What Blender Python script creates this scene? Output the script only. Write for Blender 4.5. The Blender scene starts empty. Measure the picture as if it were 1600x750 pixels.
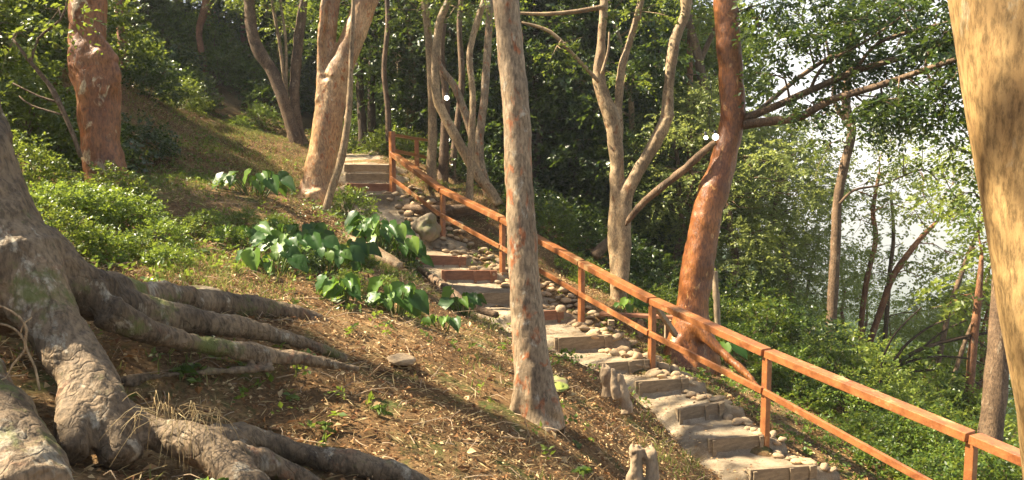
import bpy, math, random
import numpy as np
from mathutils import Vector
random.seed(7); rng = np.random.default_rng(7)
R = math.radians
scene = bpy.context.scene
C = scene.collection

# ------------------------------------------------------------------ camera, sky, sun, exposure
F_PX = 1256.0
PITCH = math.atan(120.0 / F_PX)
cam_d = bpy.data.cameras.new('camera'); cam = bpy.data.objects.new('camera', cam_d); C.objects.link(cam)
cam_d.sensor_width = 36.0; cam_d.lens = 36.0 * F_PX / 1600.0
cam_d.clip_start = 0.05; cam_d.clip_end = 30000
cam.location = (0, 0, 0); cam.rotation_euler = (R(90) - PITCH, 0, 0)
scene.camera = cam

SUN_DIR = Vector((-0.70, 0.10, 0.80)).normalized()      # towards the sun
SUN_EL = math.asin(SUN_DIR.z); SUN_AZ = math.atan2(SUN_DIR.x, SUN_DIR.y)
sun_d = bpy.data.lights.new('sun', 'SUN'); sun_d.energy = 5.0; sun_d.angle = R(0.55); sun_d.color = (1.0, 0.87, 0.66)
sun = bpy.data.objects.new('sun', sun_d); C.objects.link(sun)
sun.rotation_euler = (-SUN_DIR).to_track_quat('-Z', 'Y').to_euler()
world = bpy.data.worlds.new('World'); scene.world = world; world.use_nodes = True
wn = world.node_tree; wn.nodes.clear()
wo = wn.nodes.new('ShaderNodeOutputWorld'); bg = wn.nodes.new('ShaderNodeBackground'); sky = wn.nodes.new('ShaderNodeTexSky')
sky.sky_type = 'NISHITA'; sky.sun_disc = False; sky.sun_elevation = SUN_EL; sky.sun_rotation = SUN_AZ
sky.air_density = 1.0; sky.dust_density = 1.0
tc = wn.nodes.new('ShaderNodeTexCoord'); cn = wn.nodes.new('ShaderNodeTexNoise'); cn.inputs['Scale'].default_value = 3.2
cn.inputs['Detail'].default_value = 6; cn.inputs['Roughness'].default_value = 0.6
cr = wn.nodes.new('ShaderNodeValToRGB'); cr.color_ramp.elements[0].position = 0.40; cr.color_ramp.elements[1].position = 0.55
cm = wn.nodes.new('ShaderNodeMixRGB'); cm.inputs['Color2'].default_value = (5.6, 5.8, 6.2, 1)
wn.links.new(tc.outputs['Generated'], cn.inputs['Vector']); wn.links.new(cn.outputs['Fac'], cr.inputs['Fac'])
dt = wn.nodes.new('ShaderNodeVectorMath'); dt.operation = 'DOT_PRODUCT'; dt.inputs[1].default_value = (0.5, 0.85, 0.12)   # the cloud bank lies over the valley
wn.links.new(tc.outputs['Generated'], dt.inputs[0]); dr = wn.nodes.new('ShaderNodeMapRange'); dr.inputs[1].default_value = 0.45; dr.inputs[2].default_value = 0.8
wn.links.new(dt.outputs['Value'], dr.inputs[0]); dm = wn.nodes.new('ShaderNodeMath'); dm.operation = 'MULTIPLY'
wn.links.new(cr.outputs['Color'], dm.inputs[0]); wn.links.new(dr.outputs[0], dm.inputs[1]); wn.links.new(dm.outputs[0], cm.inputs['Fac']); wn.links.new(sky.outputs['Color'], cm.inputs['Color1'])
wn.links.new(cm.outputs['Color'], bg.inputs['Color']); bg.inputs['Strength'].default_value = 0.05
wn.links.new(bg.outputs['Background'], wo.inputs['Surface'])
scene.view_settings.view_transform = 'Standard'; scene.view_settings.look = 'None'
scene.view_settings.gamma = 1.0; scene.view_settings.use_curve_mapping = False
scene.view_settings.exposure = 2.2
scene.cycles.max_bounces = 8; scene.cycles.diffuse_bounces = 3; scene.cycles.glossy_bounces = 2
scene.cycles.transmission_bounces = 4; scene.cycles.transparent_max_bounces = 4; scene.cycles.volume_bounces = 0
scene.cycles.use_denoising = True; scene.cycles.sample_clamp_indirect = 6.0

# ------------------------------------------------------------------ helpers
CP, SP = math.cos(PITCH), math.sin(PITCH)
def P(u, v, d):                       # picture point at forward distance d -> world metres (eye at the origin)
    x = (u - 800) / F_PX * d; h = (375 - v) / F_PX * d
    return np.array([x, d * CP + h * SP, h * CP - d * SP])
def proj(p):
    p = np.atleast_2d(p); f = p[:, 1] * CP - p[:, 2] * SP; h = p[:, 1] * SP + p[:, 2] * CP
    f = np.where(np.abs(f) < 1e-3, 1e-3, f)
    return 800 + p[:, 0] / f * F_PX, 375 - h / f * F_PX, f
def sstep(a, b, x):
    t = np.clip((x - a) / (b - a), 0, 1); return t * t * (3 - 2 * t)
def _hash(ix, iy, iz):
    n = (ix * 374761393 + iy * 668265263 + iz * 2147483647 + 1013904223).astype(np.int64)
    n = (n ^ (n >> 13)) * 1274126177; n &= 0x7fffffff; n = (n ^ (n >> 16)) & 0xffff
    return n / 65535.0
def vnoise(p):
    i = np.floor(p).astype(np.int64); f = p - i; f = f * f * (3 - 2 * f); r = 0
    for a in (0, 1):
        wa = f[:, 0] if a else 1 - f[:, 0]
        for b in (0, 1):
            wb = f[:, 1] if b else 1 - f[:, 1]
            for c in (0, 1):
                wc = f[:, 2] if c else 1 - f[:, 2]
                r = r + wa * wb * wc * _hash(i[:, 0] + a, i[:, 1] + b, i[:, 2] + c)
    return r * 2 - 1
def fbm(p, s=1.0, o=3):
    r = 0; a = 1.0; q = np.asarray(p, float) * s
    for k in range(o):
        r = r + a * vnoise(q + 17.3 * k); q = q * 2.03; a *= 0.5
    return r

def mesh(name, V, faces, mat=None, smooth=True):
    """faces: list of (M,k) int arrays"""
    faces = [np.asarray(f, np.int32) for f in (faces if isinstance(faces, list) else [faces]) if len(f)]
    me = bpy.data.meshes.new(name)
    V = np.asarray(V, np.float32)
    me.vertices.add(len(V)); me.vertices.foreach_set('co', V.ravel())
    nl = sum(f.size for f in faces); npoly = sum(len(f) for f in faces)
    me.loops.add(nl); me.loops.foreach_set('vertex_index', np.concatenate([f.ravel() for f in faces]))
    tot = np.concatenate([np.full(len(f), f.shape[1], np.int32) for f in faces])
    st = np.concatenate([[0], np.cumsum(tot)[:-1]]).astype(np.int32)
    me.polygons.add(npoly); me.polygons.foreach_set('loop_start', st); me.polygons.foreach_set('loop_total', tot)
    me.polygons.foreach_set('use_smooth', np.full(npoly, smooth, bool))
    me.update(calc_edges=True); me.validate()
    if mat: me.materials.append(mat)
    return me
def obj(name, me, parent=None):
    o = bpy.data.objects.new(name, me); C.objects.link(o)
    if parent: o.parent = parent; o.matrix_parent_inverse = parent.matrix_world.inverted() if False else o.matrix_parent_inverse
    return o
def tag(o, label=None, cat=None, group=None, kind=None):
    if label: o['label'] = label
    if cat: o['category'] = cat
    if group: o['group'] = group
    if kind: o['kind'] = kind
    return o
def thing(name, label, cat, loc=(0, 0, 0), rz=0, group=None):
    o = bpy.data.objects.new(name, None); C.objects.link(o); o.location = [float(a) for a in loc]; o.rotation_euler = (0, 0, rz)
    o.empty_display_size = 0.1
    return tag(o, label, cat, group)
def copy_tree(o, parent=None):
    c = o.copy(); C.objects.link(c); c.parent = parent
    for ch in list(o.children): copy_tree(ch, c)
    return c
class MB:                              # mesh collector
    def __init__(s): s.V = []; s.q = []; s.t = []; s.n = 0
    def add(s, V, q=None, t=None):
        s.V.append(np.asarray(V, float))
        if q is not None and len(q): s.q.append(np.asarray(q) + s.n)
        if t is not None and len(t): s.t.append(np.asarray(t) + s.n)
        s.n += len(V)
    def verts(s): return np.concatenate(s.V) if s.V else np.zeros((0, 3))
    def faces(s):
        f = []
        if s.q: f.append(np.concatenate(s.q))
        if s.t: f.append(np.concatenate(s.t))
        return f
    def box(s, c, ax, ay, az):         # centre and three half-axis vectors
        c, ax, ay, az = map(np.asarray, (c, ax, ay, az))
        V = [c + i * ax + j * ay + k * az for i in (-1, 1) for j in (-1, 1) for k in (-1, 1)]
        s.add(V, [[0, 1, 3, 2], [4, 6, 7, 5], [0, 4, 5, 1], [2, 3, 7, 6], [0, 2, 6, 4], [1, 5, 7, 3]])
    def build(s, name, mat, parent=None, smooth=True, off=None):
        V = s.verts()
        if off is not None: V = V - np.asarray(off)
        return obj(name, mesh(name, V, s.faces(), mat, smooth), parent)
def catmull(pts, step):
    pts = np.asarray(pts, float); out = []
    n = len(pts)
    for i in range(n - 1):
        p0 = pts[max(i - 1, 0)]; p1 = pts[i]; p2 = pts[i + 1]; p3 = pts[min(i + 2, n - 1)]
        L = np.linalg.norm(p2[:3] - p1[:3]); m = max(1, int(math.ceil(L / step)))
        for t in np.arange(m) / m:
            out.append(0.5 * ((2 * p1) + (-p0 + p2) * t + (2 * p0 - 5 * p1 + 4 * p2 - p3) * t * t + (-p0 + 3 * p1 - 3 * p2 + p3) * t ** 3))
    out.append(pts[-1]); return np.array(out)
def tube(mb, pts, seg=8, step=0.15, wob=0.0, cap=True, seed=0.0):
    """pts: (x,y,z,r)"""
    Q = catmull(pts, step); X = Q[:, :3]; r = np.maximum(Q[:, 3], 0.0008)
    T = np.gradient(X, axis=0); T /= (np.linalg.norm(T, axis=1)[:, None] + 1e-9)
    ref = np.array([0.0, 1, 0]) if abs(T[0][1]) < 0.9 else np.array([1.0, 0, 0])
    N = np.zeros_like(X); n = np.cross(T[0], ref); n /= np.linalg.norm(n); N[0] = n
    for i in range(1, len(X)):
        n = N[i - 1] - T[i] * np.dot(N[i - 1], T[i]); n /= (np.linalg.norm(n) + 1e-9); N[i] = n
    B = np.cross(T, N); a = np.arange(seg) * 2 * math.pi / seg
    dirs = N[:, None, :] * np.cos(a)[None, :, None] + B[:, None, :] * np.sin(a)[None, :, None]
    rr = np.repeat(r[:, None], seg, 1)
    if wob > 0:
        base = (X[:, None, :] + dirs * rr[:, :, None]).reshape(-1, 3)
        rr = rr * (1 + wob * fbm(base + seed, 1.0 / max(2.2 * float(np.mean(r)), 0.02), 3).reshape(rr.shape))
    V = (X[:, None, :] + dirs * rr[:, :, None]).reshape(-1, 3)
    m = len(X); i = np.arange(m - 1)[:, None] * seg; j = np.arange(seg)[None, :]; k = (j + 1) % seg
    q = np.stack([i + j, i + k, i + seg + k, i + seg + j], -1).reshape(-1, 4)
    t = []
    if cap:
        V = np.vstack([V, X[0] - T[0] * r[0] * 0.2, X[-1] + T[-1] * r[-1] * 0.3]); c0 = m * seg; c1 = c0 + 1
        for jj in range(seg):
            kk = (jj + 1) % seg
            t.append([c0, kk, jj]); t.append([c1, (m - 1) * seg + jj, (m - 1) * seg + kk])
    mb.add(V, q, t)
def fuse(mb, voxel, disp=None, smooth_it=2):
    """join overlapping tubes into one skin"""
    me = mesh('tmp', mb.verts(), mb.faces()); o = bpy.data.objects.new('tmp', me); C.objects.link(o)
    m = o.modifiers.new('r', 'REMESH'); m.mode = 'VOXEL'; m.voxel_size = voxel
    s = o.modifiers.new('s', 'SMOOTH'); s.iterations = smooth_it; s.factor = 0.5
    dg = bpy.context.evaluated_depsgraph_get(); ev = o.evaluated_get(dg); e = ev.to_mesh()
    n = len(e.vertices); V = np.empty(n * 3, np.float32); e.vertices.foreach_get('co', V); V = V.reshape(-1, 3).astype(float)
    Nn = np.empty(n * 3, np.float32); e.vertices.foreach_get('normal', Nn); Nn = Nn.reshape(-1, 3)
    lt = np.empty(len(e.polygons), np.int32); e.polygons.foreach_get('loop_total', lt)
    li = np.empty(len(e.loops), np.int32); e.loops.foreach_get('vertex_index', li)
    ls = np.empty(len(e.polygons), np.int32); e.polygons.foreach_get('loop_start', ls)
    q = li[(ls[lt == 4][:, None] + np.arange(4))]; t = li[(ls[lt == 3][:, None] + np.arange(3))] if (lt == 3).any() else []
    ev.to_mesh_clear(); bpy.data.objects.remove(o); bpy.data.meshes.remove(me)
    if disp is not None: V = V + Nn * disp(V)[:, None]
    return V, ([q, t] if len(t) else [q])

# ------------------------------------------------------------------ materials
def new_mat(name):
    m = bpy.data.materials.new(name); m.use_nodes = True; nt = m.node_tree; b = nt.nodes['Principled BSDF']
    return m, nt, b
def ramp(nt, stops, interp='LINEAR'):
    r = nt.nodes.new('ShaderNodeValToRGB'); e = r.color_ramp.elements
    r.color_ramp.interpolation = interp
    while len(e) > 1: e.remove(e[-1])
    e[0].position = stops[0][0]; e[0].color = (*stops[0][1], 1)
    for p, c in stops[1:]:
        x = e.new(p); x.color = (*c, 1)
    return r
def noise(nt, scale, detail=4, rough=0.6, vec=None, sc=(1, 1, 1), dist=0.0):
    n = nt.nodes.new('ShaderNodeTexNoise'); n.inputs['Scale'].default_value = scale; n.inputs['Detail'].default_value = detail
    n.inputs['Roughness'].default_value = rough; n.inputs['Distortion'].default_value = dist
    if vec is not None:
        mp = nt.nodes.new('ShaderNodeMapping'); mp.inputs['Scale'].default_value = sc
        nt.links.new(vec, mp.inputs['Vector']); nt.links.new(mp.outputs['Vector'], n.inputs['Vector'])
    return n
def mixc(nt, fac, a, b, mode='MIX'):
    m = nt.nodes.new('ShaderNodeMixRGB'); m.blend_type = mode
    for s, v in (('Fac', fac), ('Color1', a), ('Color2', b)):
        if hasattr(v, 'links'): nt.links.new(v, m.inputs[s])
        elif isinstance(v, tuple): m.inputs[s].default_value = (*v, 1)
        else: m.inputs[s].default_value = v
    return m.outputs['Color']
def bump(nt, b, h, strength=0.5, dist=0.02):
    bn = nt.nodes.new('ShaderNodeBump'); bn.inputs['Strength'].default_value = strength; bn.inputs['Distance'].default_value = dist
    nt.links.new(h, bn.inputs['Height']); nt.links.new(bn.outputs['Normal'], b.inputs['Normal'])
def bark(name, c1, c2, patch, patch_lo=0.55, patch_hi=0.62, scale=3.0, rough=0.75, sc=(1, 1, 0.35), spec=0.3, b_st=0.6, patch2=None, bd=0.02, pscale=1.0, p2lo=0.60, p2hi=0.68, crack=0.5, moss=None):
    m, nt, b = new_mat(name); t = nt.nodes.new('ShaderNodeTexCoord').outputs['Object']
    n1 = noise(nt, scale, 6, 0.65, t, sc, 0.4); r1 = ramp(nt, [(0.3, c1), (0.7, c2)]); nt.links.new(n1.outputs['Fac'], r1.inputs['Fac'])
    n2 = noise(nt, scale * 2.3 * pscale, 5, 0.6, t, (sc[0], sc[1], sc[2] * 1.6), 0.6); r2 = ramp(nt, [(patch_lo, (0, 0, 0)), (patch_hi, (1, 1, 1))])
    nt.links.new(n2.outputs['Fac'], r2.inputs['Fac'])
    col = mixc(nt, r2.outputs['Color'], r1.outputs['Color'], patch)
    if patch2:
        n4 = noise(nt, scale * 1.3 * pscale, 5, 0.7, t, (1.3, 1.3, 0.9), 0.3); r4 = ramp(nt, [(p2lo, (0, 0, 0)), (p2hi, (1, 1, 1))])
        nt.links.new(n4.outputs['Fac'], r4.inputs['Fac']); col = mixc(nt, r4.outputs['Color'], col, patch2)
    n3 = noise(nt, scale * 14, 4, 0.7, t, (1, 1, 0.3)); r3 = ramp(nt, [(0.36, (0.35, 0.35, 0.35)), (0.58, (1.08, 1.08, 1.08))]); nt.links.new(n3.outputs['Fac'], r3.inputs['Fac'])
    col = mixc(nt, 0.85, col, r3.outputs['Color'], 'MULTIPLY')
    wp = noise(nt, scale * 2, 3, 0.6, t); av = nt.nodes.new('ShaderNodeVectorMath'); av.operation = 'MULTIPLY_ADD'; av.inputs[1].default_value = (0.35, 0.35, 0.35)
    nt.links.new(wp.outputs['Color'], av.inputs[0]); nt.links.new(t, av.inputs[2]); mp = nt.nodes.new('ShaderNodeMapping'); mp.inputs['Scale'].default_value = (sc[0], sc[1], sc[2] * 0.8); nt.links.new(av.outputs[0], mp.inputs['Vector'])
    vo = nt.nodes.new('ShaderNodeTexVoronoi'); vo.feature = 'DISTANCE_TO_EDGE'; vo.inputs['Scale'].default_value = scale * 3.2; nt.links.new(mp.outputs['Vector'], vo.inputs['Vector'])
    vr = ramp(nt, [(0.0, (0.30, 0.27, 0.25)), (0.10, (1, 1, 1))]); nt.links.new(vo.outputs['Distance'], vr.inputs['Fac']); col = mixc(nt, crack, col, vr.outputs['Color'], 'MULTIPLY')
    n5 = noise(nt, scale * 0.8, 4, 0.6, t); r5 = ramp(nt, [(0.35, (0.55, 0.52, 0.50)), (0.65, (1.15, 1.12, 1.08))]); nt.links.new(n5.outputs['Fac'], r5.inputs['Fac']); col = mixc(nt, 0.8, col, r5.outputs['Color'], 'MULTIPLY')
    if moss:
        n6 = noise(nt, 2.4, 5, 0.75, t); r6 = ramp(nt, [(0.56, (0, 0, 0)), (0.66, (0.85, 0.85, 0.85))]); nt.links.new(n6.outputs['Fac'], r6.inputs['Fac']); col = mixc(nt, r6.outputs['Color'], col, moss)
    nt.links.new(col, b.inputs['Base Color']); b.inputs['Roughness'].default_value = rough; b.inputs['Specular IOR Level'].default_value = spec
    ad = nt.nodes.new('ShaderNodeMath'); ad.operation = 'MULTIPLY_ADD'; ad.inputs[1].default_value = 0.6
    nt.links.new(n3.outputs['Fac'], ad.inputs[0]); nt.links.new(n2.outputs['Fac'], ad.inputs[2])
    a2 = nt.nodes.new('ShaderNodeMath'); a2.operation = 'MULTIPLY_ADD'; a2.inputs[1].default_value = crack; nt.links.new(vr.outputs['Color'], a2.inputs[0]); nt.links.new(ad.outputs[0], a2.inputs[2]); bump(nt, b, a2.outputs[0], b_st, bd)
    return m
M = {}
M['bark_big'] = bark('bark_big', (0.09, 0.062, 0.035), (0.31, 0.225, 0.135), (0.30, 0.15, 0.08), 0.60, 0.72, 2.6, sc=(1, 1, 0.7), patch2=(0.38, 0.33, 0.24), b_st=0.9, bd=0.02, p2lo=0.58, p2hi=0.63, crack=0.28, moss=(0.10, 0.115, 0.025))
M['bark_red'] = bark('bark_red', (0.18, 0.055, 0.014), (0.38, 0.15, 0.04), (0.56, 0.30, 0.11), 0.62, 0.66, 3.2, 0.42, spec=0.45, patch2=(0.15, 0.05, 0.018), crack=0.2, b_st=0.7, bd=0.012)
M['bark_pale_red'] = bark('bark_pale_red', (0.36, 0.165, 0.055), (0.60, 0.40, 0.20), (0.42, 0.15, 0.04), 0.57, 0.62, 3.4, 0.5, spec=0.45, patch2=(0.56, 0.44, 0.27), pscale=2, crack=0.15, b_st=0.7, bd=0.012)
M['bark_knob'] = bark('bark_knob', (0.19, 0.06, 0.018), (0.40, 0.18, 0.07), (0.58, 0.45, 0.28), 0.60, 0.66, 3.0, 0.5, spec=0.4, patch2=(0.36, 0.11, 0.025), crack=0.25, b_st=0.8, bd=0.015)
M['bark_grey'] = bark('bark_grey', (0.24, 0.165, 0.095), (0.43, 0.33, 0.21), (0.42, 0.16, 0.065), 0.56, 0.66, 3.4, 0.7, sc=(1, 1, 0.3), patch2=(0.46, 0.41, 0.31), pscale=1.7, crack=0.18, b_st=0.6, bd=0.008)
M['bark_tan'] = bark('bark_tan', (0.36, 0.22, 0.085), (0.52, 0.36, 0.16), (0.26, 0.155, 0.07), 0.61, 0.72, 4.0, 0.6, sc=(1.8, 1.8, 0.16), patch2=(0.46, 0.36, 0.21), b_st=0.5, bd=0.006, crack=0.05)
M['bark_pale'] = bark('bark_pale', (0.25, 0.165, 0.085), (0.50, 0.37, 0.21), (0.24, 0.12, 0.05), 0.58, 0.66, 4.5, 0.65, crack=0.25, bd=0.012)
M['bark_brown'] = bark('bark_brown', (0.11, 0.07, 0.04), (0.27, 0.175, 0.10), (0.34, 0.26, 0.17), 0.6, 0.68, 5, 0.8, crack=0.35)
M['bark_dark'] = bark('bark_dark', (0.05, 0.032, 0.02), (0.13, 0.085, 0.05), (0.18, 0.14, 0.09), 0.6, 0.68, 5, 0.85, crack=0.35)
M['bark_rust'] = bark('bark_rust', (0.20, 0.08, 0.035), (0.38, 0.18, 0.085), (0.38, 0.27, 0.17), 0.6, 0.68, 5, 0.7, crack=0.2)

def leaf_mat(name, dark, mid, light, trans=(0.30, 0.42, 0.05), tf=0.40, gloss=0.35, rough=0.38):
    m, nt, b = new_mat(name)
    g = nt.nodes.new('ShaderNodeNewGeometry'); r = ramp(nt, [(0.0, dark), (0.55, mid), (1.0, light)])
    nt.links.new(g.outputs['Random Per Island'], r.inputs['Fac'])
    nt.links.new(r.outputs['Color'], b.inputs['Base Color']); b.inputs['Roughness'].default_value = rough; b.inputs['Specular IOR Level'].default_value = gloss
    tr = nt.nodes.new('ShaderNodeBsdfTranslucent'); r2 = mixc(nt, 0.55, r.outputs['Color'], trans); nt.links.new(r2, tr.inputs['Color'])
    mx = nt.nodes.new('ShaderNodeMixShader'); mx.inputs['Fac'].default_value = tf
    nt.links.new(b.outputs['BSDF'], mx.inputs[1]); nt.links.new(tr.outputs['BSDF'], mx.inputs[2])
    nt.links.new(mx.outputs['Shader'], nt.nodes['Material Output'].inputs['Surface'])
    return m
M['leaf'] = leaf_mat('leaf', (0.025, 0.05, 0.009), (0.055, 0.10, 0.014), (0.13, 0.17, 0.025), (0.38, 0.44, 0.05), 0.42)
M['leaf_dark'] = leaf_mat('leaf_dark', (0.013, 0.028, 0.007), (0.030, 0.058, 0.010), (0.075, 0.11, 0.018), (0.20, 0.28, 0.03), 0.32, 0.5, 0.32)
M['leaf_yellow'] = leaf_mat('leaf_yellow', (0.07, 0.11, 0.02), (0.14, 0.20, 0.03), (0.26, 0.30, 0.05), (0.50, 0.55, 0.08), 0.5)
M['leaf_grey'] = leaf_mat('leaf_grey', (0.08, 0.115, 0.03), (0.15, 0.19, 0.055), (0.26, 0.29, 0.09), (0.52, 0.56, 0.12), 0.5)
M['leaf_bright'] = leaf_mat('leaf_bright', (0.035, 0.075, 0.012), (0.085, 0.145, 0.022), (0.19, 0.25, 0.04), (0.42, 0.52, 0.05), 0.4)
M['taro'] = leaf_mat('taro', (0.018, 0.055, 0.013), (0.045, 0.11, 0.018), (0.16, 0.25, 0.035), (0.30, 0.50, 0.04), 0.32, 0.3, 0.42)
M['litter'] = leaf_mat('litter', (0.10, 0.042, 0.018), (0.33, 0.18, 0.075), (0.62, 0.47, 0.25), (0.4, 0.2, 0.08), 0.15, 0.15, 0.8)
M['grass'] = leaf_mat('grass', (0.07, 0.11, 0.02), (0.16, 0.18, 0.04), (0.36, 0.31, 0.12), (0.4, 0.42, 0.1), 0.35, 0.2, 0.6)
M['straw'] = leaf_mat('straw', (0.20, 0.13, 0.06), (0.42, 0.31, 0.15), (0.62, 0.50, 0.27), (0.5, 0.35, 0.15), 0.2, 0.2, 0.7)
M['stem'] = leaf_mat('stem', (0.06, 0.10, 0.02), (0.09, 0.12, 0.03), (0.12, 0.14, 0.04), (0.2, 0.25, 0.05), 0.15)

def ground_mat():
    m, nt, b = new_mat('soil'); t = nt.nodes.new('ShaderNodeTexCoord').outputs['Object']
    n1 = noise(nt, 1.1, 6, 0.7, t); r1 = ramp(nt, [(0.3, (0.07, 0.042, 0.022)), (0.5, (0.18, 0.115, 0.06)), (0.7, (0.32, 0.23, 0.125))]); nt.links.new(n1.outputs['Fac'], r1.inputs['Fac'])
    n2 = noise(nt, 28, 5, 0.75, t); r2 = ramp(nt, [(0.35, (0.4, 0.36, 0.3)), (0.62, (1.25, 1.15, 1.0))]); nt.links.new(n2.outputs['Fac'], r2.inputs['Fac'])
    col = mixc(nt, 1.0, r1.outputs['Color'], r2.outputs['Color'], 'MULTIPLY')
    n3 = noise(nt, 2.1, 5, 0.7, t, (1, 1, 1), 0.5); r3 = ramp(nt, [(0.53, (0, 0, 0)), (0.66, (0.8, 0.8, 0.8))]); nt.links.new(n3.outputs['Fac'], r3.inputs['Fac'])
    col = mixc(nt, r3.outputs['Color'], col, (0.085, 0.11, 0.03))
    ln = nt.nodes.new('ShaderNodeVectorMath'); ln.operation = 'LENGTH'; nt.links.new(t, ln.inputs[0])
    mr = nt.nodes.new('ShaderNodeMapRange'); mr.inputs[1].default_value = 22; mr.inputs[2].default_value = 45; nt.links.new(ln.outputs['Value'], mr.inputs[0])
    col = mixc(nt, mr.outputs[0], col, (0.04, 0.075, 0.02))
    nt.links.new(col, b.inputs['Base Color']); b.inputs['Roughness'].default_value = 0.95; b.inputs['Specular IOR Level'].default_value = 0.1
    bump(nt, b, n2.outputs['Fac'], 0.8, 0.03); return m
def path_mat():
    m, nt, b = new_mat('worn_earth'); t = nt.nodes.new('ShaderNodeTexCoord').outputs['Object']
    n1 = noise(nt, 2.2, 5, 0.65, t); r1 = ramp(nt, [(0.3, (0.22, 0.17, 0.11)), (0.65, (0.44, 0.37, 0.27))]); nt.links.new(n1.outputs['Fac'], r1.inputs['Fac'])
    n2 = noise(nt, 70, 4, 0.8, t); r2 = ramp(nt, [(0.3, (0.6, 0.57, 0.52)), (0.6, (1.1, 1.07, 1.02))]); nt.links.new(n2.outputs['Fac'], r2.inputs['Fac'])
    col = mixc(nt, 1.0, r1.outputs['Color'], r2.outputs['Color'], 'MULTIPLY')
    n3 = noise(nt, 5.5, 6, 0.75, t, (1, 1, 1), 0.6); r3 = ramp(nt, [(0.50, (0, 0, 0)), (0.66, (0.75, 0.75, 0.75))]); nt.links.new(n3.outputs['Fac'], r3.inputs['Fac']); col = mixc(nt, r3.outputs['Color'], col, (0.20, 0.13, 0.07))
    nt.links.new(col, b.inputs['Base Color']); b.inputs['Roughness'].default_value = 0.95; b.inputs['Specular IOR Level'].default_value = 0.1
    bump(nt, b, n2.outputs['Fac'], 0.9, 0.02); return m
def wood(name, c1, c2, rough=0.6, spec=0.3, sc=6.0, vec=(1, 1, 1), wear=None):
    m, nt, b = new_mat(name); t = nt.nodes.new('ShaderNodeTexCoord').outputs['Object']
    n1 = noise(nt, sc, 6, 0.7, t, vec, 0.3); r1 = ramp(nt, [(0.3, c1), (0.68, c2)]); nt.links.new(n1.outputs['Fac'], r1.inputs['Fac'])
    col = r1.outputs['Color']
    if wear:
        n3 = noise(nt, 2.6, 5, 0.7, t); r3 = ramp(nt, [(0.56, (0, 0, 0)), (0.68, (1, 1, 1))]); nt.links.new(n3.outputs['Fac'], r3.inputs['Fac']); col = mixc(nt, r3.outputs['Color'], col, wear)
    n2 = noise(nt, sc * 9, 3, 0.7, t, vec); r2 = ramp(nt, [(0.3, (0.65, 0.65, 0.65)), (0.6, (1, 1, 1))]); nt.links.new(n2.outputs['Fac'], r2.inputs['Fac'])
    col = mixc(nt, 0.8, col, r2.outputs['Color'], 'MULTIPLY')
    nt.links.new(col, b.inputs['Base Color']); b.inputs['Roughness'].default_value = rough; b.inputs['Specular IOR Level'].default_value = spec
    bump(nt, b, n2.outputs['Fac'], 0.4, 0.006); return m
M['soil'] = ground_mat(); M['earth'] = path_mat()
M['rail'] = wood('stained_timber', (0.19, 0.06, 0.02), (0.42, 0.17, 0.055), 0.36, 0.5, 7, (1, 1, 1), (0.56, 0.35, 0.16))
M['step_grey'] = wood('weathered_timber', (0.15, 0.11, 0.07), (0.33, 0.25, 0.155), 0.85, 0.2, 7, (1, 1, 4))
M['step_red'] = wood('reddish_timber', (0.16, 0.065, 0.032), (0.32, 0.15, 0.08), 0.7, 0.3, 7, (1, 1, 4))
M['deadwood'] = wood('deadwood', (0.22, 0.15, 0.09), (0.44, 0.33, 0.21), 0.85, 0.2, 9, (1, 1, 0.4))
def rock_mat(name, a, b_, c, moss=None):
    m, nt, b = new_mat(name); t = nt.nodes.new('ShaderNodeTexCoord').outputs['Object']; oi = nt.nodes.new('ShaderNodeObjectInfo')
    n1 = noise(nt, 6, 6, 0.7, t); r1 = ramp(nt, [(0.3, a), (0.7, b_)]); nt.links.new(n1.outputs['Fac'], r1.inputs['Fac'])
    rr = ramp(nt, [(0, (0.7, 0.66, 0.62)), (0.5, (1, 0.98, 0.95)), (1, (1.25, 1.1, 0.95))]); nt.links.new(oi.outputs['Random'], rr.inputs['Fac'])
    col = mixc(nt, 1.0, r1.outputs['Color'], rr.outputs['Color'], 'MULTIPLY')
    if moss:
        n3 = noise(nt, 3, 5, 0.7, t); r3 = ramp(nt, [(0.45, (0, 0, 0)), (0.6, (1, 1, 1))]); nt.links.new(n3.outputs['Fac'], r3.inputs['Fac']); col = mixc(nt, r3.outputs['Color'], col, moss)
    nt.links.new(col, b.inputs['Base Color']); b.inputs['Roughness'].default_value = 0.85
    bump(nt, b, n1.outputs['Fac'], 0.7, 0.02); return m
M['cobble'] = rock_mat('cobble', (0.26, 0.18, 0.10), (0.52, 0.40, 0.25), None)
M['boulder'] = rock_mat('boulder', (0.16, 0.12, 0.08), (0.36, 0.29, 0.19), None, (0.15, 0.15, 0.06))
M['moss_rock'] = rock_mat('moss_rock', (0.15, 0.11, 0.07), (0.30, 0.26, 0.12), None, (0.26, 0.30, 0.05))
m, nt, b = new_mat('far_forest'); t = nt.nodes.new('ShaderNodeTexCoord').outputs['Object']
n1 = noise(nt, 0.02, 8, 0.7, t); r1 = ramp(nt, [(0.35, (0.02, 0.045, 0.015)), (0.65, (0.075, 0.10, 0.035))]); nt.links.new(n1.outputs['Fac'], r1.inputs['Fac']); nt.links.new(r1.outputs['Color'], b.inputs['Base Color']); b.inputs['Roughness'].default_value = 1
M['hills'] = m
m, nt, b = new_mat('lit_bulb'); b.inputs['Emission Color'].default_value = (1, 0.93, 0.75, 1); b.inputs['Emission Strength'].default_value = 2; M['bulb'] = m
m, nt, b = new_mat('dark_plastic'); b.inputs['Base Color'].default_value = (0.03, 0.03, 0.03, 1); b.inputs['Roughness'].default_value = 0.5; M['black'] = m

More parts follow.
